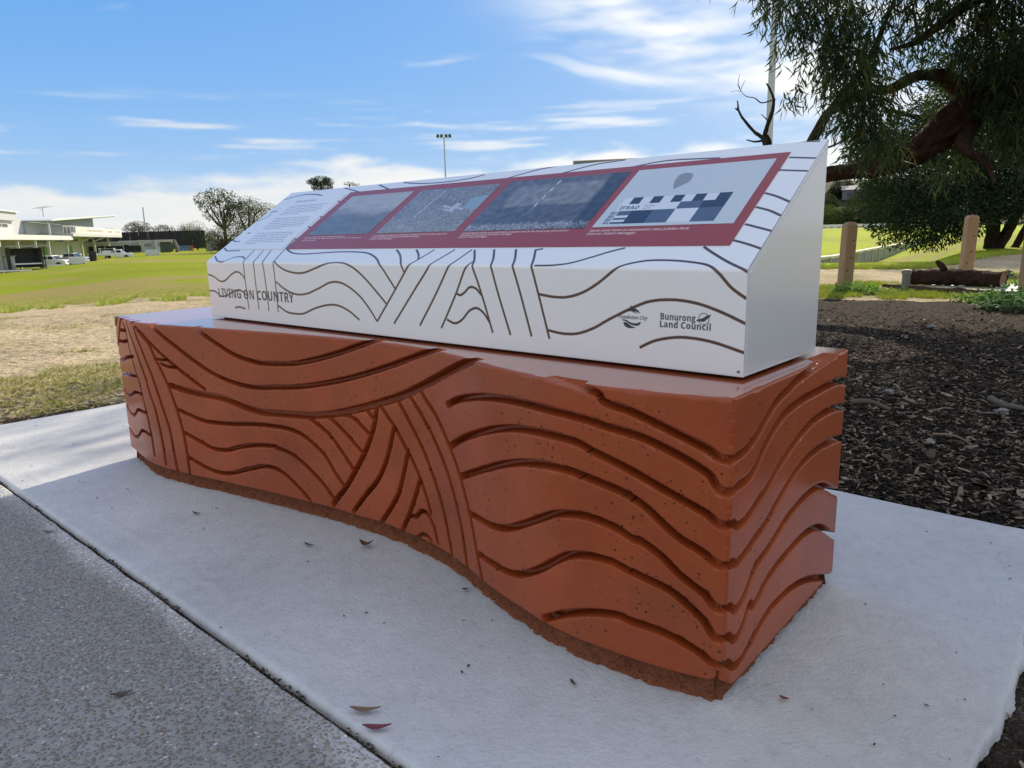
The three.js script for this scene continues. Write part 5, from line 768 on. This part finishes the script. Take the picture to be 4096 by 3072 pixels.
  const pile = stand('palm_pile', 'grey palm stump with dead fronds at the end of the site sheds', 'stump', -24.4, 172, 0); mesh(pile, 'trunk', limb([V3(0.4, -0.1, 0), V3(0.5, 1.4, 0), V3(0.1, 3.0, 0)], [0.4, 0.36, 0.25], 12, 8, 0.2), M(lin(0.22, 0.2, 0.18), 0.9)); { const L = new Leaves(); seed = 4; for (let i = 0; i < 90; i++) L.add(V3(rr(-2.6, -0.2), rr(0, 0.9), rr(-0.8, 0.8)), V3(rr(-1, 1), rr(-0.2, 0.6), rr(-0.5, 0.5)).normalize(), rr(0.8, 1.8), 0.12, V3(0, 0, 1), [0.3, 0.27, 0.2]); L.build(pile, 'dead_fronds', LMd); }
  // thin aerial mast and floodlights
  const mast = stand('mast', 'thin grey mast rising above the umbrella shaped gum', 'mast', -26.1, 230, 0); mesh(mast, 'pole', bar(V3(0, 0, 0), V3(0, 12.2, 0), 0.22, 0.16), M(lin(0.4, 0.45, 0.48), 0.6));
  const galv = M(lin(0.46, 0.48, 0.49), 0.45, { metalness: 0.4 });
  const fp = pol(-4.7, 170), l1 = thing('floodlight', 'slim floodlight pole with four lamps on top, behind the middle of the sign', 'floodlight', V3(fp.x, -1, fp.z), YAW + 0.08), Hh = CAM.y + 170 * 0.1275 + 1;
  mesh(l1, 'pole', bar(V3(0, 0, 0), V3(0, Hh, 0), 0.24, 0.15, 10), galv); const hd = mesh(l1, 'crossarm', box(3.0, 0.16, 0.16, 0, Hh - 0.05, 0), galv); for (const x of [-1.35, -0.55, 0.5, 1.3]) { const g = box(0.62, 0.75, 0.35, 0, 0, 0, 0.06); g.rotateX(0.5); g.rotateZ(x * 0.16); g.translate(x, Hh + 0.3, 0); mesh(hd, 'lamp_head', g, M(lin(0.06, 0.07, 0.07), 0.4)); } mesh(l1, 'spike', bar(V3(0, Hh, 0), V3(0, Hh + 1, 0), 0.04), galv);
  const p2 = pol(19.15, 48), l2 = thing('floodlight_pole', 'thick tapered galvanised pole running up behind the hanging gum leaves', 'pole', V3(p2.x, gh(p2.x, p2.z), p2.z)); mesh(l2, 'pole', bar(V3(0, -0.5, 0), V3(0, 21, 0), 0.26, 0.14, 20), galv); mesh(l2, 'base_flange', bar(V3(0, 0, 0), V3(0, 0.06, 0), 0.4, 0.4, 20), galv); mesh(l2, 'crossarm', box(3, 0.2, 0.2, 0, 20.8, 0), galv);
  const rp = pol(6.4, 150), rh = CAM.y + 150 * 0.0935, gr = thing('grandstand', 'green gabled roof just showing over the top edge of the sign', 'building', V3(rp.x, -0.6, rp.z), YAW - 0.2); mesh(gr, 'wall', box(18, rh - 1.0, 8, 3, (rh - 1.0) / 2, 0), M(lin(0.4, 0.4, 0.38), 0.8)); mesh(gr, 'roof', (() => { const s = new THREE.Shape(); s.moveTo(-7, -2.6); s.lineTo(0, 0.6); s.lineTo(7, -2.6); const g = new THREE.ExtrudeGeometry(s, { depth: 14, bevelEnabled: false }); g.rotateY(Math.PI / 2); g.translate(-3.5, rh, 0); return g; })(), M(lin(0.11, 0.15, 0.075), 0.7)); mesh(gr, 'ridge_cap', box(14.3, 0.2, 0.5, 3.5, rh + 0.6, 0), M(lin(0.42, 0.3, 0.26), 0.7));
}
// ---------- right hand side: oval fence, boards, posts, log ----------
{
  const white = M(lin(0.66, 0.66, 0.62), 0.6);
  const f = thing('oval_fence', 'low white railed fence with grey infill panels along the near side of the oval', 'fence', V3(0, 0, 0)), A = [];
  const key = [[17.5, 30.5, -0.58], [20.5, 33.5, -0.57], [23.4, 36.8, -0.60], [25.0, 43.0, -0.6], [26.7, 52.5, -0.6], [28.2, 63.5, -0.6], [29.3, 75, -0.6], [30.2, 90, -0.6], [31.0, 110, -0.6]].map(([b, r, y]) => pol(b, r, y)), c = new THREE.CatmullRomCurve3(key), L = c.getLength(), n = Math.round(L / 2.6);
  const P = c.getSpacedPoints(n), railM = M(lin(0.7, 0.68, 0.62), 0.6), panM = M(lin(0.20, 0.23, 0.25), 0.6), postM = M(lin(0.42, 0.44, 0.16), 0.7);
  for (let i = 0; i < n; i++) { const a = P[i], b = P[i + 1]; mesh(f, 'rail', bar(a, b, 0.065, 0.065, 8), railM); const d = b.clone().sub(a), q = box(d.length() - 0.1, 0.86, 0.03, 0, 0, 0); q.rotateY(-Math.atan2(d.z, d.x)); q.translate((a.x + b.x) / 2, (a.y + b.y) / 2 - 0.52, (a.z + b.z) / 2); mesh(f, 'infill_panel', q, panM); mesh(f, 'post', box(0.12, 1.2, 0.12, a.x, a.y - 0.62, a.z), postM); }
  const wb = thing('boundary_boards', 'row of white advertising boards along the far boundary of the oval', 'boundary boards');
  seed = 9; for (let i = 0; i < 14; i++) { const b0 = 20.6 + i * 0.47, b1 = b0 + 0.46, p = pol(b0, 182), q = pol(b1, 182), y = gh(p.x, p.z), d = q.clone().sub(p), g = box(d.length(), 1.15, 0.05, 0, 0, 0); g.rotateY(-Math.atan2(d.z, d.x)); g.translate((p.x + q.x) / 2, y + 0.65, (p.z + q.z) / 2);
    const bm = mesh(wb, 'board', g, M(lin(0.74, 0.74, 0.72), 0.6)), t = [V3(0, 0, 0)].map(() => { const gg = box(d.length() * rr(0.45, 0.7), rr(0.2, 0.34), 0.03, 0, 0, 0); gg.rotateY(-Math.atan2(d.z, d.x)); const tc = CAM.clone().sub(p).setY(0).normalize().multiplyScalar(0.04); gg.translate((p.x + q.x) / 2 + tc.x, y + 0.58, (p.z + q.z) / 2 + tc.z); return gg; }); mesh(bm, 'lettering', t, M(i % 3 === 1 ? lin(0.45, 0.25, 0.2) : lin(0.34, 0.36, 0.34), 0.7)); }
  // timber posts
  const woodT = tex(512, i => { const x = i % 512, y = i >> 9; const gr = nA[(y >> 3) * 512 + (x * 3) % 512] * 0.6 + nC[((y >> 4) * 512 + (x * 2) % 512)] * 0.4, v = 0.72 + gr * 0.5 - 0.1; return S3(0.42 * v, 0.265 * v, 0.15 * v); }, 0.6, true);
  const wood = M(0xffffff, 0.75, { map: woodT, bumpMap: tex(512, i => g1(nC[((i >> 13) * 512) + (i % 512)]), 0.6), bumpScale: 0.004 });
  const post = (lab, b, r, h, lean, turn, w = 0.135) => {
    const t = stand('timber_post', lab, 'post', b, r, turn, 'timber posts along the edge of the mulch'); t.rotation.order = 'YXZ';
    const q = w / 2, e = 0.012, oct = k => [[-q + e, -q], [q - e, -q], [q, -q + e], [q, q - e], [q - e, q], [-q + e, q], [-q, q - e], [-q, -q + e]].map(([x, z]) => [x * k, z * k]), pos = [], uv = [], idx = [];
    const rings = []; for (let i = 0; i <= 10; i++) rings.push([lerp(-0.05, h - 0.035, i / 10), 1]); rings.push([h, 0.62]);
    rings.forEach(([y, k], r) => { const o = oct(k); for (let i = 0; i <= 8; i++) { const [x, z] = o[i % 8]; pos.push(x + y * lean + 0.0015 * n3(y * 7, x * 30, z * 30), y, z); uv.push((x + z * 0.7) * 1.3 + i * 0.11, y); if (i < 8 && r) { const a = (r - 1) * 9 + i; idx.push(a, a + 9, a + 1, a + 1, a + 9, a + 10); } } });
    const c0 = pos.length / 3; pos.push(h * lean, h + 0.001, 0); uv.push(0, 0); for (let i = 0; i < 8; i++) idx.push((rings.length - 1) * 9 + i, c0, (rings.length - 1) * 9 + i + 1);
    const g = geo(pos, idx, uv).toNonIndexed(); g.computeVertexNormals();
    mesh(t, 'shaft', g, wood); const k = mesh(t, 'knot', [[0.01, 0.42], [-0.03, 0.27], [0.02, 0.62]].map(([x, y]) => { const c = new THREE.CylinderGeometry(0.012, 0.012, 0.002, 10); c.rotateX(Math.PI / 2); c.translate(x + y * lean, y, w / 2 + 0.0008); return c; }), M(lin(0.12, 0.06, 0.03), 0.8));
  };
  post('square timber post nearest the sign, weeds at its foot', 24.75, 9.65, 0.835, 0.02, 0.55); post('square timber post right of the log, the tallest in view', 32.05, 11.6, 0.895, 0.015, 0.45); post('timber post cut off by the right edge of the picture', 35.55, 9.3, 0.8, 0, 0.5);
  // white pipe
  const pp = stand('inspection_pipe', 'short white plastic pipe with a cap between the first post and the log', 'pipe', 28.6, 9.8, 0); mesh(pp, 'pipe', bar(V3(0, -0.05, 0), V3(0, 0.22, 0), 0.045, 0.045, 18), M(lin(0.2, 0.2, 0.18), 0.6)); mesh(pp, 'cap', [bar(V3(0, 0.22, 0), V3(0, 0.265, 0), 0.056, 0.056, 18), bar(V3(0, 0.265, 0), V3(0, 0.272, 0), 0.045, 0.04, 18)], M(lin(0.26, 0.22, 0.18), 0.6));
  // log, pad and sleeper edge
  const lg = thing('log', 'weathered brown log lying beside the concrete pad between the posts', 'log', pol(31.5, 10.4, 0)), W = p => p.clone().sub(lg.position), lm = barkMat(0.085, 0.05, 0.033);
  mesh(lg, 'trunk', limb([pol(29.0, 10.5, 0.10), pol(30.2, 10.45, 0.115), pol(31.6, 10.35, 0.12), pol(33, 10.25, 0.11), pol(34.2, 10.15, 0.10)].map(W), [0.075, 0.095, 0.10, 0.10, 0.10], 60, 18, 0.22, 9), lm);
  mesh(lg, 'stub', limb([pol(30.8, 10.4, 0.2), pol(30.6, 10.42, 0.27), pol(30.3, 10.42, 0.31)].map(W), [0.05, 0.04, 0.02], 10, 8, 0.3, 14), lm);
  for (const [b, r] of [[29.0, 10.5], [34.2, 10.15]]) { const g = new THREE.CircleGeometry(0.11, 16), p = pol(b, r, 0.1), d = pol(29, 10.5, 0.1).sub(pol(34.2, 10.15, 0.1)).normalize().multiplyScalar(b < 30 ? 1 : -1); g.applyQuaternion(new THREE.Quaternion().setFromUnitVectors(V3(0, 0, 1), d)); g.translate(...W(p).toArray()); mesh(lg, 'cut_end', g, M(lin(0.22, 0.14, 0.09), 0.9)); }
  const pad = (() => { const q = [pol(28.6, 10.0), pol(36.5, 9.3), pol(40, 11.6), pol(31.8, 11.6)], s = new THREE.Shape(q.map(p => new THREE.Vector2(p.x, -p.z))), g = new THREE.ExtrudeGeometry(s, { depth: 0.05, bevelEnabled: true, bevelSize: 0.008, bevelThickness: 0.008, bevelSegments: 1 }); g.rotateX(-Math.PI / 2); g.translate(0, -0.04, 0); return g; })(); struct('concrete_pad', pad, slabMat);
  const edg = thing('timber_edging', 'old timber edging lying along the front of the concrete pad', 'edging', pol(31, 9.8, 0)), We = p => p.clone().sub(edg.position); mesh(edg, 'sleeper', limb([pol(27.2, 10.1, 0.03), pol(29.4, 9.75, 0.02), pol(31.2, 9.5, 0.01), pol(33.4, 9.35, 0.0), pol(36, 9.15, 0)].map(We), [0.02, 0.045, 0.05, 0.05, 0.05], 40, 8, 0.22, 8), barkMat(0.15, 0.10, 0.07));
  // weeds
  const weed = (lab, b, r, n, h, sp, col) => { const t = stand('weed', lab, 'weed', b, r, 0), L = new Leaves(); for (let i = 0; i < n; i++) { const a = rr(0, 6.28), o = Math.sqrt(rnd()) * sp, q = V3(Math.cos(a) * o, 0, Math.sin(a) * o), hh = h * rr(0.4, 1) * (1 - 0.4 * o / sp), tip = V3(q.x * 1.2 + rr(-0.05, 0.05), hh, q.z * 1.2 + rr(-0.05, 0.05)); for (let k = 0; k < 5; k++) { const p = q.clone().lerp(tip, rr(0.2, 1)), d = V3(rr(-1, 1), rr(-0.3, 0.8), rr(-1, 1)).normalize(), s = V3(0, 1, 0).cross(d).normalize(), m = rr(0.7, 1.25); L.add(p, d, rr(0.03, 0.075), rr(0.008, 0.02), s, [col[0] * m, col[1] * m, col[2] * m]); } } L.build(t, 'leaves', bladeMatV); };
  const bladeMatV = leafMat(0, 0.3, 1); seed = 66;
  weed('bright green leafy weed at the foot of the post nearest the sign', 25.5, 9.45, 170, 0.17, 0.22, [0.22, 0.40, 0.03]); weed('low green weed spreading right of the first post', 26.9, 9.4, 90, 0.09, 0.25, [0.24, 0.36, 0.03]); weed('tall green weed at the right edge of the picture', 35.0, 7.9, 260, 0.30, 0.30, [0.09, 0.22, 0.03]); weed('green weed in front of the timber edging at right', 33.4, 8.6, 130, 0.14, 0.28, [0.18, 0.32, 0.03]); weed('dark green tussock behind the concrete pad, left of the pair', 33.4, 11.9, 170, 0.12, 0.22, [0.05, 0.08, 0.03]); weed('dark green tussock behind the concrete pad, right of the pair', 34.5, 11.8, 220, 0.16, 0.26, [0.05, 0.08, 0.03]);
  // sticks and pale stones in the mulch
  const stick = (lab, pts, r0, r1, c) => { const t = thing('stick', lab, 'stick', pts[0].clone()), m = mesh(t, 'branchlet', limb(pts.map(p => p.clone().sub(pts[0])), [r0, (r0 + r1) / 2, r1], 16, 7, 0.25, 20), M(lin(...c), 0.9)); };
  stick('weathered pale stick lying in the mulch just behind the right end of the block', [pol(25.8, 3.35, 0.012), pol(27.0, 3.3, 0.03), pol(28.4, 3.22, 0.02)], 0.014, 0.007, [0.15, 0.115, 0.085]); stick('pale stick at the right edge, lying in the mulch', [pol(34.2, 3.62, 0.02), pol(35.2, 3.5, 0.02), pol(36.3, 3.42, 0.03)], 0.014, 0.009, [0.15, 0.13, 0.10]); stick('thin twig lying along the back edge of the slab', [pol(31.1, 2.93, 0.01), pol(32.4, 2.9, 0.02), pol(33.5, 2.84, 0.01)], 0.005, 0.003, [0.26, 0.19, 0.13]);
  const stone = (lab, b, r, s) => { const t = thing('stone', lab, 'stone', pol(b, r, 0.01)), g = new THREE.IcosahedronGeometry(s, 2), p = g.attributes.position; for (let i = 0; i < p.count; i++) { const k = 1 + 0.8 * n3(p.getX(i) * 1.5 / s + b, p.getY(i) * 1.1 / s, p.getZ(i) * 1.1 / s); p.setXYZ(i, p.getX(i) * k * 1.3, p.getY(i) * k * 0.7, p.getZ(i) * k); } g.computeVertexNormals(); mesh(t, 'surface', g, M(lin(0.26, 0.25, 0.23), 0.9)); };
  stone('pale stone lying deep in the mulch, level with the middle of the block end', 28.2, 3.65, 0.014); stone('small white stone lying just beyond the back edge of the slab', 31.0, 2.82, 0.014); stone('white shell like stone far right in the dark mulch', 35.0, 3.42, 0.016); stone('pale stone in the sunlit part of the mulch, left of centre', 30.4, 6.2, 0.02);
  // litter on the slab and the path
  const leafLit = (lab, X, Z, l, w, turn, c, y = 0.004, curl = 0.3) => { const t = thing('fallen_leaf', lab, 'leaf', V3(X, y, Z), turn), pos = [], idx = [], N = 8; for (let i = 0; i <= N; i++) { const u = i / N, hw = w * Math.sin(Math.PI * Math.pow(u, 0.8)) * 0.5 + 0.0003, lift = curl * l * (u - 0.5) ** 2; for (const k of [-1, 0, 1]) pos.push((u - 0.5) * l, lift + Math.abs(k) * w * 0.18 + 0.001, k * hw + 0.06 * l * Math.sin(u * 3)); if (i < N) { const o = i * 3; idx.push(o, o + 1, o + 3, o + 1, o + 4, o + 3, o + 1, o + 2, o + 4, o + 2, o + 5, o + 4); } } mesh(t, 'blade', geo(pos, idx), M(lin(...c), 0.7)); };
  const gl = (x, y) => { const d = V3((x - 1106) / 1561, (829.5 - y) / 1561, -1).applyEuler(camera.rotation), k = -CAM.y / d.y; return [CAM.x + d.x * k, CAM.z + d.z * k]; };
  leafLit('curled brown dead leaf on the slab below the middle of the block', ...gl(792, 1182), 0.035, 0.02, 0.6, [0.12, 0.07, 0.045], 0.006, 1.2); leafLit('dark twig like leaf on the slab left of the curled brown one', ...gl(668, 1180), 0.032, 0.007, 0.2, [0.05, 0.045, 0.04]); leafLit('dull red leaf lying across the joint between slab and path', ...gl(815, 1576), 0.045, 0.012, 0.75, [0.17, 0.045, 0.045], 0.004); leafLit('brown piece of bark lying in the joint near the bottom of the picture', ...gl(790, 1538), 0.05, 0.012, 0.7, [0.20, 0.13, 0.08], 0.004); leafLit('dark brown leaf alone on the stony path', ...gl(262, 1495), 0.035, 0.010, 1.1, [0.09, 0.06, 0.045], -0.004); leafLit('small brown chip on the slab just right of the block foot', ...gl(1006, 1277), 0.016, 0.009, 0.9, [0.13, 0.07, 0.045]); leafLit('small dark leaf on the slab below the right corner of the block', ...gl(1239, 1480), 0.02, 0.005, -0.4, [0.06, 0.06, 0.05]); leafLit('small red brown chip on the slab right of the block corner', ...gl(1693, 1514), 0.016, 0.008, 0.1, [0.15, 0.06, 0.04]); leafLit('small dark leaf on the slab near the left end of the block', ...gl(425, 1112), 0.03, 0.008, 0.3, [0.09, 0.08, 0.07]); leafLit('olive leaf at the edge of the path by the joint', ...gl(108, 1146), 0.045, 0.008, 0.7, [0.08, 0.08, 0.06], -0.004);
  { const L = [], chip = new THREE.IcosahedronGeometry(1, 0); seed = 88; for (let i = 0; i < 170; i++) { const X = rr(-1.3, 2.15), Z = rr(-0.95, 0.53); if (Z < frontZ(clamp(X / 1.8, -0.21, 1.025)) * 1.8 + 0.02 && X > -0.45 && X < 1.9) continue; const l = rr(0.0012, 0.005), t = rr(0.03, 0.14); L.push({ p: V3(X, 0.004, Z), r: [0, rr(0, 6.3), 0], s: V3(l, 0.001, l * rr(0.3, 0.6)), c: [t, t * 0.8, t * 0.65] }); }
    for (let i = 0; i < 900; i++) { const X = rr(-1.3, 2.15), l = rr(0.0008, 0.0028), t = rr(0.02, 0.14); if (n3(X * 6, 3, 1) < 0) continue; L.push({ p: V3(X, -0.012 + rr(0, 0.006), 0.541 + rr(-0.005, 0.006)), r: [rr(-1, 1), rr(0, 6.3), 0], s: V3(l * 1.6, l * 0.7, l), c: [t, t * 0.85, t * 0.6] }); }
    scatter('debris', 'fine dark specks of dirt scattered over the slab and in its joint', 'debris', L, chip, M(0xffffff, 0.9)); }
}
renderer.render(scene, camera);
